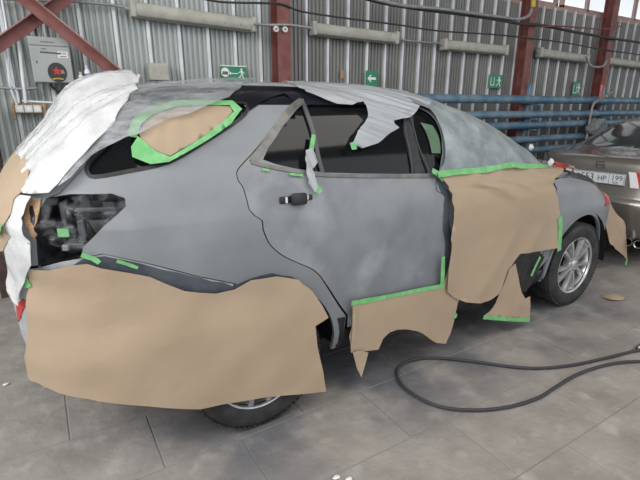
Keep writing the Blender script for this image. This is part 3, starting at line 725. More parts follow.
# inner dark shell, with openings for the wheels and the windows
def shell():
    bm = bmesh.new(); nu, nl = 150, 46
    for mir in (0, 1):
        grid = {}
        for i in range(nl):
            for j in range(nu):
                a, b = j/(nu-1)*ALEN, i/(nl-1)*S.bmax
                p, n = S.at(a, b, -.03)
                if p.y > YC: p.y = YC
                if mir: p.y = 2*YC-p.y
                grid[i, j] = (p, a, b)
        cs = []; keys = []
        for i in range(nl-1):
            for j in range(nu-1): cs.append(((j+.5)/(nu-1)*ALEN, (i+.5)/(nl-1)*S.bmax)); keys.append((i, j))
        ins = inside(shrink(W_ab, .0), cs) | inside(Q_ab, cs) | (inside(L_ab, cs) if not mir else np.zeros(len(cs), bool))
        vv = {}
        for (i, j), k, (ca, cb_) in zip(keys, ins, cs):
            if k: continue
            p = grid[i, j][0]; 
            if math.hypot(p.x-RWX, p.z-.36) < .46 or math.hypot(p.x-FWX, p.z-.36) < .46: continue
            if p.z > 1.2 and p.z < 1.63 and (ca > S.frac(cb_, .8)): continue
            q = []
            for d in ((i, j), (i, j+1), (i+1, j+1), (i+1, j)):
                if d not in vv: vv[d] = bm.verts.new(grid[d][0])
                q.append(vv[d])
            try: bm.faces.new(q if not mir else q[::-1])
            except ValueError: pass
    o = obj('inner_shell', bm, M['shell'], car, True); return o
shell()
obj('underbody', box((2.2, YC, .27), (3.9, 1.3, .08), .02), M['shell'], car)
# wheel wells
for cx in (RWX, FWX):
    for sy in (-1, 1):
        bm = bmesh.new(); n = 22; prev = None
        for i in range(n+1):
            a = R(-6+192*i/n); r = .455
            row = [bm.verts.new((cx+r*math.cos(a), YC+sy*.885, .36+r*math.sin(a))), bm.verts.new((cx+r*math.cos(a), YC+sy*.58, .36+r*math.sin(a))), bm.verts.new((cx, YC+sy*.58, .36))]
            if prev: bm.faces.new((prev[0], prev[1], row[1], row[0])); bm.faces.new((prev[1], prev[2], row[1]))
            prev = row
        bmesh.ops.remove_doubles(bm, verts=bm.verts, dist=.0005)
        obj('wheel_well_liner', bm, M['shell'], car)
# seats inside
for (sx, sy) in ((2.05, -.38), (2.05, .38), (1.15, -.42), (1.15, .0), (1.15, .42)):
    st = obj('seat', box((sx+.25, YC+sy, .62), (.5, .46, .16), .05), M['seat'], car)
    obj('seat_back', box((sx-.05, YC+sy, .95), (.14, .44, .62), .05, Matrix.Rotation(R(-10), 3, 'Y')), M['seat'], st)
    obj('headrest', box((sx-.12, YC+sy, 1.34), (.1, .26, .18), .04), M['seat'], st)
obj('cabin_floor', box((2.0, YC, .5), (3.0, 1.5, .04), .01), M['shell'], car)
obj('dashboard', box((3.0, YC, 1.0), (.4, 1.45, .25), .06), M['seat'], car)
sw = bmesh.new(); lathe(sw, [(.17, -.012), (.182, 0), (.17, .012), (.158, 0)], 28, 'X', closed=True); o = obj('steering_wheel', sw, M['seat'], car, True, (2.72, YC+.38, 1.02))
# wheels
def wheel(cx, side_sign):
    wsign = side_sign
    w = bpy.data.objects.new('wheel', None); C.objects.link(w); w.parent = car; w.location = (cx-(.02 if cx > 2 else .03), YC+wsign*(.785 if cx > 2 else .80), WR)
    w.rotation_euler = (0, .35, 0 if wsign < 0 else math.pi)
    hw = .118
    prof = [(.235, -hw+.012), (.25, -hw+.002), (.30, -hw-.006), (.325, -hw-.002), (.345, -hw+.012), (.3555, -hw+.03)]
    for y in (-.06, -.02, .02, .06): prof += [(.36, y-.016), (.352, y-.013), (.352, y-.007), (.36, y-.004)]
    prof += [(.3555, hw-.03), (.345, hw-.012), (.325, hw+.002), (.30, hw+.006), (.25, hw-.002), (.235, hw-.012), (.225, hw-.02), (.225, -hw+.02)]
    bm = bmesh.new(); lathe(bm, prof, 72, closed=True)
    for k in range(72):                       # shoulder blocks of the tread
        a = 2*math.pi*(k+.5)/72
        for sy in (-1, 1):
            rot = Matrix.Rotation(-a, 3, 'Y'); bx(bm, rot @ Vector((.3515, sy*.095, 0)), (.010, .034, .022), 0, rot)
    obj('tyre', bm, M['rubber'], w, True)
    bm = bmesh.new(); lathe(bm, [(.243, -.108), (.240, -.113), (.232, -.110), (.226, -.095), (.215, -.06), (.205, .08), (.235, .1), (.243, .1)], 64, closed=True); obj('rim', bm, M['alloy'], w, True)
    bm = bmesh.new()
    for k in range(5):
        for s2 in (-1, 1):
            a = 2*math.pi*k/5+s2*.235; a_in = 2*math.pi*k/5+s2*.15
            p0 = Vector((math.cos(a_in)*.045, -.095, math.sin(a_in)*.045)); p1 = Vector((math.cos(a)*.15, -.100, math.sin(a)*.15)); p2 = Vector((math.cos(a)*.228, -.095, math.sin(a)*.228))
            prev = None
            for p, ww, tt in ((p0, .030, .03), (p1, .034, .028), (p2, .046, .03)):
                d = (p2-p0).normalized(); sd = Vector((-d.z, 0, d.x)).normalized()
                r = [bm.verts.new(p+sd*ww/2*.65+Vector((0, -.006, 0))), bm.verts.new(p-sd*ww/2*.65+Vector((0, -.006, 0))), bm.verts.new(p-sd*ww/2+Vector((0, tt, 0))), bm.verts.new(p+sd*ww/2+Vector((0, tt, 0)))]
                if prev:
                    for q in range(4): bm.faces.new((prev[q], prev[(q+1) % 4], r[(q+1) % 4], r[q]))
                else: bm.faces.new(r)
                prev = r
            bm.faces.new(prev[::-1])
    obj('spokes', bm, M['alloy'], w)
    bm = bmesh.new(); lathe(bm, [(.0001, -.108), (.028, -.108), (.034, -.104), (.06, -.098), (.064, -.085), (.064, -.04), (.0001, -.04)], 32); obj('hub', bm, M['alloy'], w, True)
    for k in range(5):
        a = 2*math.pi*(k+.5)/5; bm = bmesh.new(); lathe(bm, [(.0001, -.107), (.007, -.107), (.009, -.098)], 8, c=(math.cos(a)*.047, 0, math.sin(a)*.047)); obj('wheel_nut', bm, M['chrome'], w, True)
    bm = bmesh.new(); lathe(bm, [(.06, -.02), (.16, -.02), (.16, .0), (.06, .0)], 40, closed=True); obj('brake_disc', bm, M['brownrust'], w, True)
for cx in (RWX, FWX):
    for s2 in (-1, 1): wheel(cx, s2)
# window trim and pillars
ribbon('window_trim', S, PX([(436, 176.2), (400, 176.2), (360, 176), (324, 175), (296, 171.5), (268, 166.5), (251, 162)]), .019, M['trim'], dr, .006, .012)
ribbon('window_trim', S, PX([(252, 162.5), (262, 148), (277, 127), (291, 109), (302, 100.5)]), .034, M['trim'], dr, .006, .012)
ribbon('window_divider', S, PX([(304, 104), (310, 121), (316, 144), (323, 173)]), .022, M['pillar'], dr, .001, .01)
ribbon('door_pillar', S, PX([(405, 104), (409, 128), (414, 150), (420, 174)]), .075, M['black_plastic'], dr, -.004, .01)
ribbon('pillar_edge', S, PX([(401, 112), (406, 132), (410, 152), (413, 173.5)]), .006, M['pillar'], dr, .0, .008)
ribbon('pillar_edge', S, PX([(410, 118), (417, 140), (425, 160), (430, 174)]), .005, M['pillar'], dr, .0, .008)
patch('front_window', S, PX([(421, 122), (433, 125), (439, 136), (441, 147), (441, 153), (432.5, 153)]), M['greenglass'], dr, .04, -.004, .003)
# light sanded edge ahead of door, dark overspray band and door handle
ribbon('door_edge', S, PX([(437, 178), (443, 190), (446.5, 210), (447, 235), (446, 262), (443, 287)]), .05, M['overspray'], dr, .0035, .003, wf=lambda t: .5+.5*math.sin(math.pi*t))
hd = obj('door_handle', (lambda b: b)(bmesh.new()), M['black_plastic'], dr)
bpy.data.objects.remove(hd)
def on(x, y, off=0, s=S): a, b = s.px(x, y); return s.at(a, b, off)
hp, hn = on(297, 198)
hx = Vector((1, 0, -.02)).normalized()
def loc_bm(parts, base, xd, nd):
    zd = xd.cross(nd).normalized()*-1; zd = nd.cross(xd).normalized(); Mx = Matrix((xd, nd, zd)).transposed()
    if zd.z < 0: Mx = Matrix((xd, nd, -zd)).transposed()
    bm = bmesh.new()
    for c, s_, bv in parts:
        vv = bx(bm, c, s_, bv)
    for v in bm.verts: v.co = base+Mx @ v.co
    return bm
hn = Vector((0, -1, .1)).normalized(); hx = (hx-hn*hx.dot(hn)).normalized()
hand = obj('door_handle', loc_bm([((-.066, .004, -.004), (.062, .012, .035), .006), ((-.0, .02, -.004), (.085, .03, .058), .012), ((.065, .003, -.002), (.04, .012, .028), .006)], hp, hx, hn), M['black_plastic'], dr, True)
obj('lock_mark', loc_bm([((-.063, .012, -.004), (.010, .004, .03), .001)], hp, hx, hn), M['white'], hand)
obj('lock_mark', loc_bm([((.055, .011, .0), (.008, .004, .022), .001)], hp, hx, hn), M['white'], hand)
# dark band of overspray along lower quarter and wheel arch
band = [(84, 258), (103, 256), (125, 260.5), (165, 269.5), (200, 278.5), (233, 285.5), (252, 278), (272, 273.5), (292, 277), (306, 285), (318, 299), (322, 312), (318, 318), (308, 296), (292, 288), (270, 284), (250, 288), (234, 296), (205, 296), (180, 291), (145, 280), (118, 272), (100, 273), (70, 272), (74, 265)]
patch('overspray_band', S, PX(band), M['overspray'], car, .04, .003, .003, feather=.012)
# uncovered black roof edge keeps its sanded grey patch on the pillar
patch('black_pillar_paint', S, PX([(222, 100), (246, 90), (300, 89), (304, 97), (293, 102), (284, 94), (270, 98), (258, 105), (250, 111), (246, 102)]), M['black_paint'], car, .04, .0045, .003, feather=.01)
# tail lamp recess
def recess():
    rim = resamp(L_ab, .04); bm = bmesh.new(); dpt = .13; top = [S.at(a, b, -.002)[0] for a, b in rim]
    n0 = Vector((-.55, -.83, 0)); inn = [p-n0*dpt for p in top]; c = sum(inn, Vector())/len(inn); inn = [c+(p-c)*.86 for p in inn]
    A = [bm.verts.new(p) for p in top]; B = [bm.verts.new(p) for p in inn]; cv = bm.verts.new(c)
    for i in range(len(A)):
        j = (i+1) % len(A); bm.faces.new((A[i], A[j], B[j], B[i])); bm.faces.new((B[i], B[j], cv))
    r = obj('tail_lamp_recess', bm, M['black_plastic'], car)
    for (q, s_) in (((60, 238), (.05, .03, .05)), ((66, 252), (.09, .04, .03)), ((90, 205), (.16, .03, .02)), ((52, 215), (.02, .03, .16)), ((105, 204), (.05, .03, .06)), ((75, 225), (.03, .03, .12))):
        p, n = on(q[0], q[1], -.09); rr = Vector((1, 0, 0)).rotation_difference(Vector((n.y, -n.x, 0)).normalized()).to_matrix()
        obj('lamp_mount', box(p, s_, .006, rr), M['pillar'], r)
    p, n = on(57, 228, -.05); rr = Vector((1, 0, 0)).rotation_difference(Vector((n.y, -n.x, 0)).normalized()).to_matrix()
    obj('green_tape_scrap', box(p, (.045, .004, .035), .001, rr), M['tape'], r)
    p, n = on(60, 251, -.05); obj('grey_connector', box(p, (.025, .02, .025), .003, rr), M['conduit'], r)
    p, n = on(96, 243, -.06)
    return r
recess()
# ------------------------------------------------------------------ sheets of masking paper
def crump(amp, f, seed, fx=1, fy=1):
    def g(a, b):
        v = Vector((a*f*fx, b*f*fy, seed)); r = 1-abs(noise.noise(v))*2; return amp*(r+.5*noise.noise(v*2.7))
    return g
def sheet(name, label, pts, seed, amp=.008, f=3.5, s=SC, g=.035, m='paper', off=.008, th=.0015, cat='masking paper', fx=1, fy=1, feather=0, group=None, disp=None):
    # two-level coordinates: pixel tuples are measured points on the sheet
    ab = [p if len(p) == 3 else s.px(*p) for p in pts]; ab = [(p[0], p[1]) for p in ab]
    o = patch(name, s, ab, M[m], None, g, off, th, (), False, disp or crump(amp, f, seed, fx, fy), feather=feather)
    return tag(o, label, cat, group)
def tape(pts, width, parent, s=SC, off=.016, lab=None, jitter=.12, sub=3):
    return ribbon('masking_tape', s, [s.px(*q) for q in pts], width, M['tape'], parent, off, .002, False, sub, True, jitter)
rear_top = [(30, 268), (50, 269.5), (74, 264.5), (88, 263), (102, 267), (125, 271), (150, 276), (168, 284), (184, 290), (200, 292), (215, 293), (234, 289), (250, 279), (275, 275.5), (297, 279), (311, 291), (321, 305), (327, 316.5), (314, 325)]
rear_bot = [(316, 343), (321, 368), (325, 390.5), (300, 392.5), (262, 396), (240, 400), (222, 403), (200, 407.5), (185, 407.5), (150, 405), (120, 401.5), (90, 397), (70, 393.5), (50, 387), (38, 381.5), (29, 377), (28, 350), (29, 320), (29, 295)]
def rear_disp(a, b):
    v = 1-abs(noise.noise(Vector((a*3.0, b*3.5, 1))))*2
    return .009*v+.014*noise.noise(Vector((a*1.6, b*.7, 4)))+.005*noise.noise(Vector((a*7, b*6, 4)))
rp = sheet('masking_paper', 'large brown paper sheet hanging over the rear bumper and rear wheel', rear_top+rear_bot, 1, s=SR, disp=rear_disp)
for pts, wd in (([(82, 254), (94, 258), (100, 262)], .022), ([(117, 260), (127, 263), (138, 267)], .014), ([(24, 282), (31, 280)], .05)): tape(pts, wd, rp, off=.012)
sp = sheet('masking_paper', 'brown paper strip below the rear door with a round bite cut from its lower edge',
           [(351, 302.5), (375, 298.5), (410, 292), (441, 286), (447, 270), (449, 262), (470, 262), (466, 285), (457, 302), (453, 319), (449, 333), (444.5, 343), (436, 342.6), (429, 338.5), (422, 333), (415, 330), (405, 328.5), (396, 329), (388, 332), (382, 338), (377, 348.5), (363, 350.5), (350, 352), (348, 335), (351, 325)], 3, .006, 4)
ff = sheet('masking_paper', 'narrow pointed brown paper fold hanging below the rear door', [(349.5, 350), (357, 348), (365, 350), (362, 362), (358, 374.5), (354, 366)], 5, .004, 6, off=.03, g=.02)
lf = sheet('masking_paper', 'thin curled strip of brown paper at the rear edge of the door', [(351, 303), (353.5, 305), (353, 330), (348.5, 350), (350, 327)], 6, .003, 5, off=.022, g=.02)
tape([(350, 302.5), (375, 298), (410, 291), (442, 285)], .028, sp)
tape([(440.5, 286), (441, 272), (441.5, 256)], .03, sp)
tape([(452, 315), (455, 315)], .03, sp)
bigp = sheet('masking_paper', 'big brown paper sheet taped over the front door and fender', [(437, 175.5), (470, 172), (500, 167.5), (520, 168.5), (548, 167.5), (551, 180), (553, 192), (556, 205), (556.5, 222), (556, 247), (540, 250), (517, 253), (511, 261), (503, 275), (496, 292), (487, 299), (478, 302), (463, 301), (452, 297), (444, 290), (445, 268), (447, 238), (450, 212), (449, 198), (446, 187), (440, 180)],
             8, disp=lambda a, b: .016*(1-abs(noise.noise(Vector((a*2.8-zof(SC, b)*1.9, zof(SC, b)*.4, 8))))*2)+.008*noise.noise(Vector((a*4, zof(SC, b)*2, 3)))+.004, g=.03, off=.014)
tape([(434, 175.5), (455, 173), (480, 171), (497, 168), (508, 166.5), (518, 167.8), (534, 168.6), (549, 167.5)], .036, bigp, off=.036)
tape([(556, 217), (557, 232), (556, 250)], .05, bigp, off=.026)
tape([(430, 171), (436, 175), (441, 180)], .03, bigp, off=.02)
fp = sheet('masking_paper', 'small brown paper flap hanging ahead of the front wheel well with tape on its hem', [(505, 268), (511, 262), (514, 275), (517, 290), (521, 297), (526.5, 295), (526, 317), (510, 316), (480, 314), (486, 310), (491, 303), (499, 284)], 11, .008, 5, off=.03, g=.025)
tape([(479, 315), (495, 316.5), (511, 317.5), (525, 318)], .03, fp, off=.04)
# quarter window paper and its ring of green tape
qp = sheet('masking_paper', 'pinkish brown paper covering the rear quarter window inside a green tape ring', [(139, 134), (146, 124), (152, 119), (179, 110), (205, 108), (230, 108), (232, 114), (222, 124), (196, 142), (170, 157), (150, 150), (142, 142)], 14, .004, 7, s=S, g=.03, off=.014)
ring_o = [(128, 136), (136, 120), (152, 112), (176, 104.5), (205, 104), (232, 104), (241, 112), (230, 126), (200, 146), (169, 163.5), (151, 166), (133, 159), (132, 149), (138, 140), (131, 139)]
ring_i = [(138, 138), (142, 127), (154, 118), (179, 109.5), (205, 108.5), (229, 108.5), (233, 114.5), (222, 124), (197, 142), (170, 158.5), (156, 153), (144, 143)]
ab_o, ab_i = PX(ring_o), PX(ring_i)
rg = patch('masking_tape', S, ab_o, M['tape'], qp, .03, .021, .002, [ab_i], disp=crump(.002, 9, 3))
# front bumper paper
fbp = sheet('masking_paper', 'small brown paper hanging from the front bumper corner behind the front wheel', [(604, 205), (606, 216), (604, 232), (600, 250), (597, 262), (603, 262)], 21, .01, 5, s=SC, off=.02, g=.03) if False else None
def free_sheet(name, pts3, m, label, cat, seed, amp=.01, th=.003, n=14):
    """sheet spanned between two polylines (left edge, right edge) in world space, with folds"""
    A, B = pts3; bm = bmesh.new(); rows = []
    A = cr(A, False, 4); B = cr(B, False, 4)
    for p, q in zip(A, B):
        r = []
        for k in range(n):
            t = k/(n-1); v = p.lerp(q, t); d = (q-p).normalized(); nn = Vector((d.y, -d.x, 0)); nn = nn if nn.length > .1 else Vector((0, -1, 0))
            r.append(v+nn.normalized()*(amp*noise.noise(Vector((t*4, v.z*5, seed)))+amp*.5*noise.noise(Vector((t*9, v.z*2, seed+3)))))
        rows.append(r)
    nr = len(rows); V = [[bm.verts.new(v) for v in r] for r in rows]; V2 = [[bm.verts.new(v+Vector((.3, .9, .0)).normalized()*th) for v in r] for r in rows]
    for i in range(nr-1):
        for j in range(n-1):
            bm.faces.new((V[i][j], V[i][j+1], V[i+1][j+1], V[i+1][j])); bm.faces.new((V2[i][j], V2[i+1][j], V2[i+1][j+1], V2[i][j+1]))
    loop = [(0, j) for j in range(n)]+[(i, n-1) for i in range(1, nr)]+[(nr-1, j) for j in range(n-2, -1, -1)]+[(i, 0) for i in range(nr-2, 0, -1)]
    for k in range(len(loop)):
        a, b = loop[k], loop[(k+1) % len(loop)]; bm.faces.new((V[a[0]][a[1]], V2[a[0]][a[1]], V2[b[0]][b[1]], V[b[0]][b[1]]))
    return tag(obj(name, bm, m, None, True, sharp=60), label, cat)
o_ = lambda x, y, Y: on_y(x, y, Y)
fbp = free_sheet('masking_paper', ([o_(604, 193, 2.17), o_(605, 210, 2.17), o_(606, 228, 2.15), o_(610, 243, 2.12)], [o_(609, 196, 2.22), o_(616, 213, 2.2), o_(625, 226, 2.15), o_(628, 260, 2.12)]), M['paper'], 'brown paper hanging from the front bumper in front of the silver car', 'masking paper', 4, .03)
bm = bmesh.new(); bx(bm, o_(626.5, 262, 2.11), (.03, .004, .06), .001); obj('masking_tape', bm, M['tape'], fbp)
# ------------------------------------------------------------------ plastic films
def fold(a, b, A=.014, f=5.5, th_=R(38), seed=0, k=.16):
    c, s_ = math.cos(th_), math.sin(th_); u, v = a*c+b*s_, -a*s_+b*c
    return A*(1-abs(noise.noise(Vector((u*f*k, v*f*2.2, seed))))*2.2)+A*.5*noise.noise(Vector((u*f*.5, v*f*4, seed+4)))
white = [(0.0, 1.12), (0, 1.745)]
wl_pts = [S.az(0, 1.37)]+PX([(14, 159), (31, 163), (32, 177), (30, 187), (32, 197), (40, 198), (56, 196), (64, 188), (73, 177), (82, 167), (92, 157), (104, 143), (118, 128), (131, 110), (141, 98), (148, 90)])+[(PX([(150, 90)])[0][0]*.93, S.bz(1.70)), (0, S.bz(1.70))]
SF = S
_e0 = S.px(150, 90)[0]
def wdisp(a, b):
    e = min(1, max(0, (_e0+.08-a)/.24)); lift = .075*math.exp(-((b-S.bz(1.67))/.17)**2)*e
    return .04+lift+fold(a, b, .013, 5, R(62), 2)+.012*noise.noise(Vector((a*5, b*5, 18)))+.006*noise.noise(Vector((a*14, b*14, 8)))
wf = tag(patch('plastic_sheet', S, wl_pts, M['film_white'], None, .022, .0, .001, (), False, wdisp), 'bright crumpled white plastic sheet draped over the tailgate and rear glass', 'plastic sheet')
w2 = patch('far_half', S, wl_pts, M['film_white'], wf, .04, 0, .001, (), True, wdisp)
for q, wd, l in (([(86, 104), (96, 96), (108, 90)], .05, 0), ([(84, 118), (92, 108), (99, 104)], .03, 0)): tape(q, wd, wf, S, .03)
# strip hanging beside the lamp
hs = [(22, 197), (36, 199), (27, 207), (22, 222), (29, 228), (36, 236), (37, 246), (38, 262), (32, 273), (26, 290), (24, 305), (17, 303), (14, 284), (11, 262), (12, 243), (18, 222), (21, 210)]
hsab = PX(hs)
tag(patch('plastic_sheet', S, PX([(22, 197), (38, 199), (34, 206), (28, 222), (30, 228), (37, 238), (38, 262), (33, 273), (28, 290), (25, 304), (20, 300), (16, 284), (14, 262), (15, 243), (19, 222), (21, 210)]), M['film_white'], None, .02, .03, .001, (), False, lambda a, b: fold(a, b, .01, 6, R(80), 9)), 'narrow white plastic strip hanging beside the empty tail lamp opening', 'plastic sheet')
# paper on tailgate at far left
lp_pts = [SC.az(0, 1.40)]+[SC.px(*q) for q in [(14, 156), (34, 160), (37, 176), (32, 192), (21, 201), (18, 215), (17, 235), (10, 250)]]+[SC.az(0, .90)]
lp = patch('masking_paper', SC, lp_pts, M['paper'], None, .03, .022, .0015, (), False, lambda a, b: fold(a, b, .016, 4, R(60), 5))
tag(lp, 'brown paper on the tailgate at the left edge, tucked under the white sheet', 'masking paper')
lq = patch('far_half', SC, lp_pts, M['paper'], lp, .04, .022, .0015, (), True, lambda a, b: fold(a, b, .016, 4, R(60), 5))
tape([(10, 168), (16, 167)], .04, lp, SC, .05); tape([(8, 231), (13, 230)], .04, lp, SC, .05)
ab1 = PX([(24, 203), (30, 200), (42, 199), (40, 212), (38, 234), (35, 240), (30, 230), (25, 219)]); ab2 = PX([(30, 206), (34, 206), (36, 214), (35, 227), (31, 222), (29.5, 212)])
lb = patch('tail_lamp_bracket', S, ab1, M['wood'], car, .02, .006, .004, [ab2])
patch('bracket_hole', S, ab2, M['black_plastic'], lb, .02, .002, .003)
# thin film over the roof and quarter window
thin = PX([(64, 190), (82, 166), (104, 142), (118, 126), (128, 112), (140, 97), (150, 89), (180, 85)])+[(PX([(160, 88)])[0][0], S.bz(1.742)), (PX([(250, 88)])[0][0], S.bz(1.742))]+PX([(246, 89.5), (238, 96), (228, 104), (210, 111), (190, 119), (168, 124), (152, 131), (140, 138), (128, 141), (112, 150), (96, 160), (84, 172), (76, 182)])
rf = tag(patch('plastic_sheet', S, thin, M['film_thin'], None, .03, .036, .001, (), False, lambda a, b: fold(a, b, .008, 6, R(12), 7)), 'thin translucent film over the rear roof and the top of the quarter window', 'plastic sheet')
ax = lambda q: PX([q])[0][0]
edge = [(ax((150, 88)), S.bz(1.70)), (5.0, S.bz(1.70)), (5.0, S.bz(1.748)), (ax((150, 88)), S.bz(1.748))]
fp2 = PX([(290, 88), (305, 96.5), (317, 100), (336, 106), (350, 108), (361, 105), (367, 116), (361, 126), (355, 133), (349, 146), (360, 150), (375, 145), (387, 135), (396, 130), (392, 122), (407, 120), (417, 109.5), (427, 108), (430, 100), (420, 92)])
fp2 += [(ax((430, 95)), S.bz(1.745)), (ax((285, 90)), S.bz(1.745))]
ft = tag(patch('plastic_sheet', S, fp2, M['film_tongue'] if 'film_tongue' in M else film_mat('cloudy_white_sheet', (.60, .63, .66), 1, .62, .95, 5, .3, (1, 1, 1), dust=(.42, .45, .48), trl=.2, bump=.6), None, .025, .022, .001, (), False, lambda a, b: fold(a, b, .012, 6, R(-20), 12)), 'cloudy white film drooping from the roof over the side window', 'plastic sheet')
tape([(347, 149), (352, 148)], .04, ft, S, .04)
# full roof cover
rc = tag(patch('plastic_sheet', S, [(0.0, S.bz(1.712)), (5.4, S.bz(1.712)), (5.4, S.bmax-.004), (.0, S.bmax-.004)], M['film_thin2'] if 'film_thin2' in M else film_mat('cloudy_roof_sheet', (.7, .73, .77), 1, .6, .95, 4, .3, trl=.2, bump=.6), None, .06, .018, .001, (), False, lambda a, b: fold(a, b, .006, 5, 0, 15)), 'cloudy plastic film lying across the top of the roof', 'plastic sheet')
patch('far_half', S, [(0.0, S.bz(1.712)), (5.4, S.bz(1.712)), (5.4, S.bmax-.004), (.0, S.bmax-.004)], rc.data.materials[0], rc, .08, .018, .001, (), True, lambda a, b: fold(a, b, .006, 5, 0, 15))
# frosted film over windshield and front side
fr = PX([(417, 108), (427, 112), (435, 123), (441, 138), (443, 152), (440.5, 165), (435, 174), (470, 172), (500, 167), (520, 168), (548, 167)])
bot_a = fr[-1][0]
fr += [(S.frac(S.bz(1.13), .6), S.bz(1.13)), (6, S.bz(1.13)), (6, S.bz(1.735)), (ax((405, 100)), S.bz(1.735))]
ftag = tag(patch('plastic_sheet', S, fr, M['film_frost'], None, .035, .022, .001, (), False, lambda a, b: fold(a, b, .006, 4, R(50), 17)), 'dusty frosted grey film stretched over the windshield and front window', 'plastic sheet')
fr2 = [(S.frac(S.bz(1.18), .86), S.bz(1.16)), (6, S.bz(1.13)), (6, S.bz(1.735)), (S.frac(S.bz(1.7), .8), S.bz(1.735))]
patch('far_half', S, fr2, M['film_frost'], ftag, .06, .022, .001, (), True)
# clear film inside lamp opening
cf = shrink(PX([(45, 200), (112, 194), (125, 198), (124, 208), (103, 227), (84, 246), (60, 246), (40, 240)]), -.01)
tag(patch('plastic_sheet', S, cf, M['film_clear'], None, .018, -.012, .0008, (), False, lambda a, b: fold(a, b, .02, 7, R(40), 21, .4)), 'clear glossy film stuffed across the empty tail lamp opening', 'plastic sheet')
# brown bracket and its oval hole at the left of the opening
# film strip dangling over the door handle
ds = tag(patch('plastic_sheet', S, PX([(303.5, 152), (309, 150), (313.5, 156), (315.5, 163), (311, 170), (312, 178), (316, 190), (312, 193), (306, 184), (304.5, 172), (303, 162)]), ft.data.materials[0], None, .012, .02, .001, (), False, lambda a, b: fold(a, b, .012, 12, R(90), 30)), 'twisted white film scrap hanging from the window divider over the door handle', 'plastic sheet')
tape([(312, 136), (311, 143), (309.5, 152)], .022, ds, S, .02); tape([(314, 189), (318, 193)], .03, ds, S, .03)
for q in ([(262, 170), (268, 171)], [(289, 174.5), (297, 175.5), (302, 176)]): tape(q, .012, dr, S, .012)
# hood cover tongue and fluff, lamp, underbody guard
hf = tag(patch('plastic_sheet', S, [S.px(520, 163), S.px(548, 167), (S.frac(S.bz(1.10), .9), S.bz(1.09)), (5.4, S.bz(1.1)), (5.5, S.bz(1.17)), (S.frac(S.bz(1.2), .85), S.bz(1.2))], M['film_thin'], None, .03, .035, .001, (), False, lambda a, b: fold(a, b, .02, 5, R(20), 33)), 'loose translucent film bunched on the hood by the windshield base', 'plastic sheet')
p, n = on(546, 166, .03)
lump('plastic_knot', on(541, 152, .05)[0] if False else on_y(531, 147, 2.2), (.018, .018, .022), M['film_white'], 'small white knot of plastic standing on the windshield film', 'plastic scrap', 5, .5, 3)
lump('plastic_knot', on_y(551, 162, 1.98), (.022, .016, .026), M['film_white'], 'white plastic knot at the front end of the green tape line', 'plastic scrap', 8, .5, 3)
pr = free_sheet('red_rag', ([o_(555, 161, 2.02), o_(556, 166, 2.0)], [o_(575, 168, 2.25), o_(573, 169.5, 2.25)]), M['red'], 'small red rag on the fender edge beside the paper', 'rag', 4, .01)
lamp_pts = [S.az(5.06, .80), S.az(5.3, .80), S.az(5.3, .92), S.az(5.16, .98), S.az(5.0, .96)]
patch('head_lamp', S, [S.px(602, 190), S.px(606, 194), S.px(607, 206), S.px(604.5, 206)], M['red'], car, .03, .006, .004)
patch('fender_top_paint', S, PX([(551, 166), (565, 168), (580, 172), (593, 179), (602, 188), (598, 188), (586, 181), (572, 177.5), (556, 178), (551, 181)]), M['black_paint'], car, .03, .003, .003, feather=.008)
o = patch('door_sill_guard', SC, [SC.px(*q) for q in [(508, 262), (517, 253), (541, 251), (547, 258), (540, 272), (534, 285), (528, 293), (520, 292)]], M['black_plastic'], car, .04, -.02, .01)
ribbon('masking_tape', SC, [SC.px(*q) for q in [(540.5, 257), (536, 266), (531.5, 276)]], .022, M['tape'], o, .0, .003)
ribbon('mud_guard', S, [S.xz(1.30, .30), S.xz(1.30, .50)], .05, M['black_plastic'], car, .004, .01)
# rear lamp reflector and bumper mark
patch('reflector', S, PX([(17, 305), (23, 299), (29, 302), (30, 306), (24, 308), (21, 318), (17, 322)]), M['red'], car, .03, .004, .004)

# ------------------------------------------------------------------ silver sedan parked ahead
KS = [(.20, .78, .20, 4.55), (.31, .85, .08, 4.68), (.48, .885, .0, 4.76), (.65, .90, .0, 4.78), (.72, .895, .03, 4.76), (.86, .90, .06, 4.70), (1.0, .895, .08, 4.5), (1.08, .875, .10, 4.1), (1.115, .85, .18, 3.7),
      (1.14, .82, .55, 3.45), (1.17, .79, .78, 3.3), (1.25, .745, .98, 3.1), (1.34, .69, 1.25, 2.85), (1.42, .63, 1.50, 2.6), (1.465, .55, 1.75, 2.4), (1.495, .4, 1.95, 2.2), (1.50, .02, 2.1, 2.15)]
KS = [k+((5.0, 4.2) if k[0] < 1.05 else (5.0, 4.0)) for k in KS]
SM = Matrix.Translation((5.02, 2.54, .0)) @ Matrix.Rotation(R(3.0), 4, 'Z')
S2 = Surf(KS, 0, M=SM, nl=80, nu=300)
sed = thing('silver_sedan', 'champagne silver sedan parked with its tail toward the grey car, number plate visible', 'car', (0, 0, 0))
b1 = S2.bz(1.115)
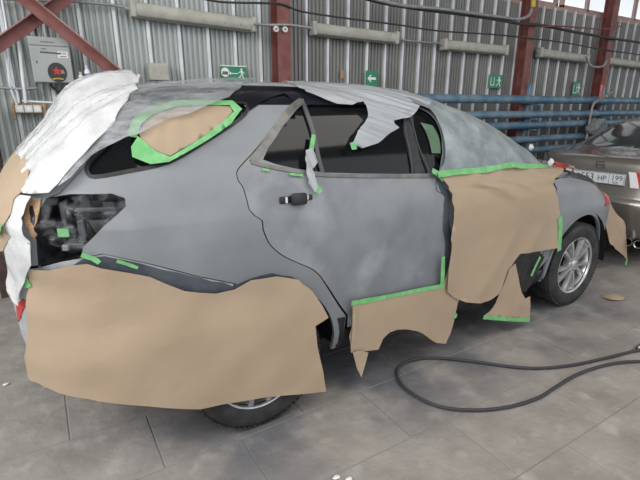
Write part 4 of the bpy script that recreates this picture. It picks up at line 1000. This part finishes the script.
for mir in (False, True):
    g2 = [(S2.frac(b, .78, False), b) for b in np.linspace(S2.bz(1.165), S2.bz(1.43), 8)]
    patch('rear_glass', S2, [(0, S2.bz(1.165))]+g2+[(0, S2.bz(1.43))], M['carglass'], sed, .06, .002, .004, (), mir)
    w2_ = [(S2.frac(b, .80), b) for b in np.linspace(S2.bz(1.16), S2.bz(1.44), 8)]
    patch('windshield', S2, [(6, S2.bz(1.16))]+w2_+[(6, S2.bz(1.44))], M['carglass'], sed, .08, .002, .004, (), mir)
    sw_ = [S2.xz(1.3, 1.16), S2.xz(1.9, 1.16), S2.xz(3.0, 1.16), S2.xz(2.6, 1.38), S2.xz(2.1, 1.41), S2.xz(1.75, 1.37)]
    patch('side_window', S2, sw_, M['carglass'], sed, .06, .003, .004, (), mir)
    ribbon('side_window_trim', S2, sw_+[sw_[0]], .02, M['black_plastic'], sed, .006, .006, mir, 3)
    patch('trunk_lid', S2, [(0, S2.bz(.73)), (1.02*.72, S2.bz(.73)), (1.02*.72, S2.bz(1.0)), (S2.frac(b1, .84, False), b1), (S2.frac(S2.bz(1.16), .84, False), S2.bz(1.16)), (0, S2.bz(1.16))], M['champagne'], sed, .05, .004, .006, (), mir, gap=.003)
    bl = patch('boot_lamp', S2, [(.40, S2.bz(.83)), (.70, S2.bz(.83)), (.70, S2.bz(.985)), (.33, S2.bz(.985))], M['red'], sed, .05, .012, .006, (), mir)
    patch('clear_band', S2, [(.33, S2.bz(.83)), (.41, S2.bz(.83)), (.36, S2.bz(.985)), (.29, S2.bz(.985))], M['white'], bl, .05, .014, .006, (), mir)
    tl = patch('tail_lamp', S2, [(.80, S2.bz(.83)), (1.1, S2.bz(.83)), (1.2, S2.bz(.98)), (.80, S2.bz(1.0))], M['red'], sed, .05, .004, .006, (), mir)
    patch('clear_band', S2, [(.70, S2.bz(.78)), (.80, S2.bz(.83)), (.90, S2.bz(.99)), (.78, S2.bz(.99))], M['white'], tl, .04, .006, .006, (), mir)
    patch('bumper', S2, [(0, S2.bz(.32)), (1.5, S2.bz(.32)), (1.5, S2.bz(.66)), (1.2, S2.bz(.72)), (0, S2.bz(.72))], M['champagne'], sed, .05, .008, .01, (), mir, gap=.003)
    ribbon('bumper_ledge', S2, [(0, S2.bz(.67)), (.5, S2.bz(.67)), (1.0, S2.bz(.67)), (1.4, S2.bz(.67))], .02, M['champagne'], sed, .02, .02, mir)
    patch('lower_valance', S2, [(0, S2.bz(.21)), (1.3, S2.bz(.21)), (1.3, S2.bz(.32)), (0, S2.bz(.32))], M['black_plastic'], sed, .05, .003, .006, (), mir)
# main skin as a grid without wheel openings
bm = bmesh.new(); nu, nl = 130, 50
for mir in (0, 1):
    vv = {}
    for i in range(nl):
        for j in range(nu):
            p, n = S2.at(j/(nu-1)*ALEN, i/(nl-1)*S2.bmax, 0); 
            if mir: p.y = -p.y
            vv[i, j] = bm.verts.new(SM @ p)
    for i in range(nl-1):
        for j in range(nu-1):
            q = [vv[i, j], vv[i, j+1], vv[i+1, j+1], vv[i+1, j]]; c = SM.inverted() @ (sum((v.co for v in q), Vector())/4)
            if math.hypot(c.x-1.05, c.z-.33) < .38 or math.hypot(c.x-3.75, c.z-.33) < .38: continue
            bm.faces.new(q if not mir else q[::-1])
for v in [v for v in bm.verts if not v.link_faces]: bm.verts.remove(v)
bmesh.ops.remove_doubles(bm, verts=bm.verts, dist=.0005)
obj('body', bm, M['champagne'], sed, True, sharp=60)
for cx in (1.05, 3.75):
    for sy in (-1, 1):
        bm = bmesh.new(); lathe(bm, [(.21, -.1), (.3, -.108), (.322, -.095), (.33, -.06), (.33, .06), (.322, .095), (.3, .108), (.21, .1)], 48, closed=True)
        wm = obj('wheel', bm, M['rubber'], sed, True); wm.matrix_world = SM @ Matrix.Translation((cx, sy*.76, .33))
        bm = bmesh.new(); lathe(bm, [(.0001, -.09), (.06, -.095), (.1, -.085), (.19, -.09), (.21, -.1), (.21, 0), (.0001, 0)], 40); rr = obj('rim', bm, M['alloy'], wm, True)
        if sy > 0: rr.rotation_euler = (0, 0, math.pi)
# licence plate, bezel, emblem, exhausts (in the sedan's own frame)
def sl(x, y, z): return SM @ Vector((x, y, z))
bm = box((0.052, 0, .90), (.012, .535, .13), .003); 
for v in bm.verts: v.co = sl(*v.co)
pf = obj('plate_frame', bm, M['chrome'], sed)
bm = box((0.038, 0, .90), (.01, .52, .112), .002)
for v in bm.verts: v.co = sl(*v.co)
pt = obj('number_plate', bm, M['plate'], sed)
def plate_text(s, size, y, z, sx=1):
    # text plane faces -x of the sedan; reading direction is toward -y
    mw = SM @ Matrix.Translation((.032, y, z)) @ Matrix(((0, 0, -1, 0), (-1, 0, 0, 0), (0, 1, 0, 0), (0, 0, 0, 1))) @ Matrix.Diagonal((sx, 1, 1, 1))
    return text_obj(s, size, M['boxdark'], pt, mw, .0008)
plate_text('C', .075, .205, .897); plate_text('553', .10, .105, .90, .95); plate_text('HP', .075, -.045, .897, .95); plate_text('199', .078, -.19, .91, .95); plate_text('RUS', .03, -.18, .865)
for (y0, z0, sy, sz) in ((0, .953, .5, .003), (0, .847, .5, .003), (.257, .90, .003, .106), (-.257, .90, .003, .106), (-.115, .9, .003, .106)):
    bm = box((.0325, y0, z0), (.001, sy, sz))
    for v in bm.verts: v.co = sl(*v.co)
    obj('plate_line', bm, M['boxdark'], pt)
bm = bmesh.new()
for c, s_ in (((.064, .03, 1.035), (.012, .009, .06)), ((.064, -.03, 1.035), (.012, .009, .06)), ((.066, 0, 1.035), (.012, .05, .009)), ((.062, 0, 1.068), (.01, .095, .007)), ((.062, 0, 1.002), (.01, .07, .007)), ((.062, .046, 1.035), (.01, .007, .07)), ((.062, -.046, 1.035), (.01, .007, .07))): bx(bm, c, s_, .002)
for v in bm.verts: v.co = sl(*v.co)
obj('badge', bm, M['chrome'], sed)
for yy in (-.42, -.52):
    bm = bmesh.new(); lathe(bm, [(.036, 0), (.042, -.005), (.042, .2), (.036, .2)], 24, 'X', (-.02, yy, .29), closed=True)
    for v in bm.verts: v.co = sl(*v.co)
    obj('exhaust_tip', bm, M['chrome'], sed, True)
obj('underbody', (lambda b: ([setattr(v, 'co', sl(*v.co)) for v in b.verts], b)[1])(box((2.4, 0, .28), (4.2, 1.3, .12), .02)), M['shell'], sed)

# ------------------------------------------------------------------ things on the floor
hose = [(652, 349), (632, 351.5), (607.6, 357.5), (575, 364.5), (542.6, 368), (514, 367), (477.6, 362), (441, 358), (416.6, 359), (401, 365), (396.5, 373), (402, 385.5), (420.7, 398.8), (445, 407.7), (477.6, 410), (510, 406.5), (538.5, 397.6), (555, 387.5), (575, 375.5), (599.5, 366.5), (624, 362), (655, 361)]
P = cr([on_z(x, y, .013) for x, y in hose], False, 6)
hb_ = tag(tube_obj('air_hose', P, .0095, M['cable'], None, 10), 'dark air hose looped on the concrete floor', 'hose')
q = on_z(638, 348.5, .015)
hc = tag(tube_obj('hose_coupling', [q+Vector((-.03, .0, .012)), q+Vector((.05, .002, .012))], .017, M['chrome'], None, 14), 'silver hose coupling at the right edge of the floor', 'coupling')
def scrap(pts, label, m='paper', lift=.006, seed=1):
    P = [on_z(x, y, 0) for x, y in pts]; c = sum(P, Vector())/len(P); bm = bmesh.new(); L = cr(P, True, 4)
    top = [bm.verts.new(p+Vector((0, 0, lift+.02*abs(noise.noise(p*7+Vector((seed, 0, 0))))))) for p in L]; ct_ = bm.verts.new(c+Vector((0, 0, lift+.03))); bt = [bm.verts.new(v.co-Vector((0, 0, .004))) for v in top]; cb_ = bm.verts.new(ct_.co-Vector((0, 0, .004)))
    for i in range(len(top)):
        j = (i+1) % len(top); bm.faces.new((top[i], top[j], ct_)); bm.faces.new((bt[j], bt[i], cb_)); bm.faces.new((top[i], bt[i], bt[j], top[j]))
    return tag(obj('paper_scrap', bm, M[m], None, True), label, 'paper scrap')
scrap([(602, 297), (610, 294), (622, 297), (624, 300), (612, 301.5)], 'small brown paper scrap on the floor right of the front wheel')
scrap([(-6, 278), (6, 277), (10, 281), (4, 286), (-6, 287)], 'brown cardboard scrap on the floor at the left edge behind the bumper', seed=4)
for k, (x, y, l) in enumerate(((337, 477, 'white paint crumb nearest the bottom edge, left one'), (349, 479, 'white paint crumb at the bottom edge, right of the other crumb'), (6, 384, 'white chip on the floor left of the hanging paper'))):
    p = on_z(x, y, .004); lump('paint_chip', p, (.02, .012, .004), M['white'], l, 'chip', k*3, .5, 2)

# ------------------------------------------------------------------ parts built as two mirrored halves become one mesh each
def merge(a, b):
    bm = bmesh.new(); bm.from_mesh(a.data); bm.from_mesh(b.data); bmesh.ops.remove_doubles(bm, verts=bm.verts, dist=.0008); bm.to_mesh(a.data); bm.free()
    bpy.data.objects.remove(b)
for root, names in ((car, ('rear_bumper', 'front_bumper', 'tailgate', 'rear_glass', 'hood', 'windshield', 'roof')), (sed, ('rear_glass', 'windshield', 'trunk_lid', 'bumper', 'bumper_ledge', 'lower_valance'))):
    for nm in names:
        q = sorted([c for c in root.children if c.name.split('.')[0] == nm], key=lambda o: o.name)
        if len(q) == 2: merge(*q)
for o in [o for o in scene.objects if o.name.startswith('far_half')]: merge(o.parent, o)
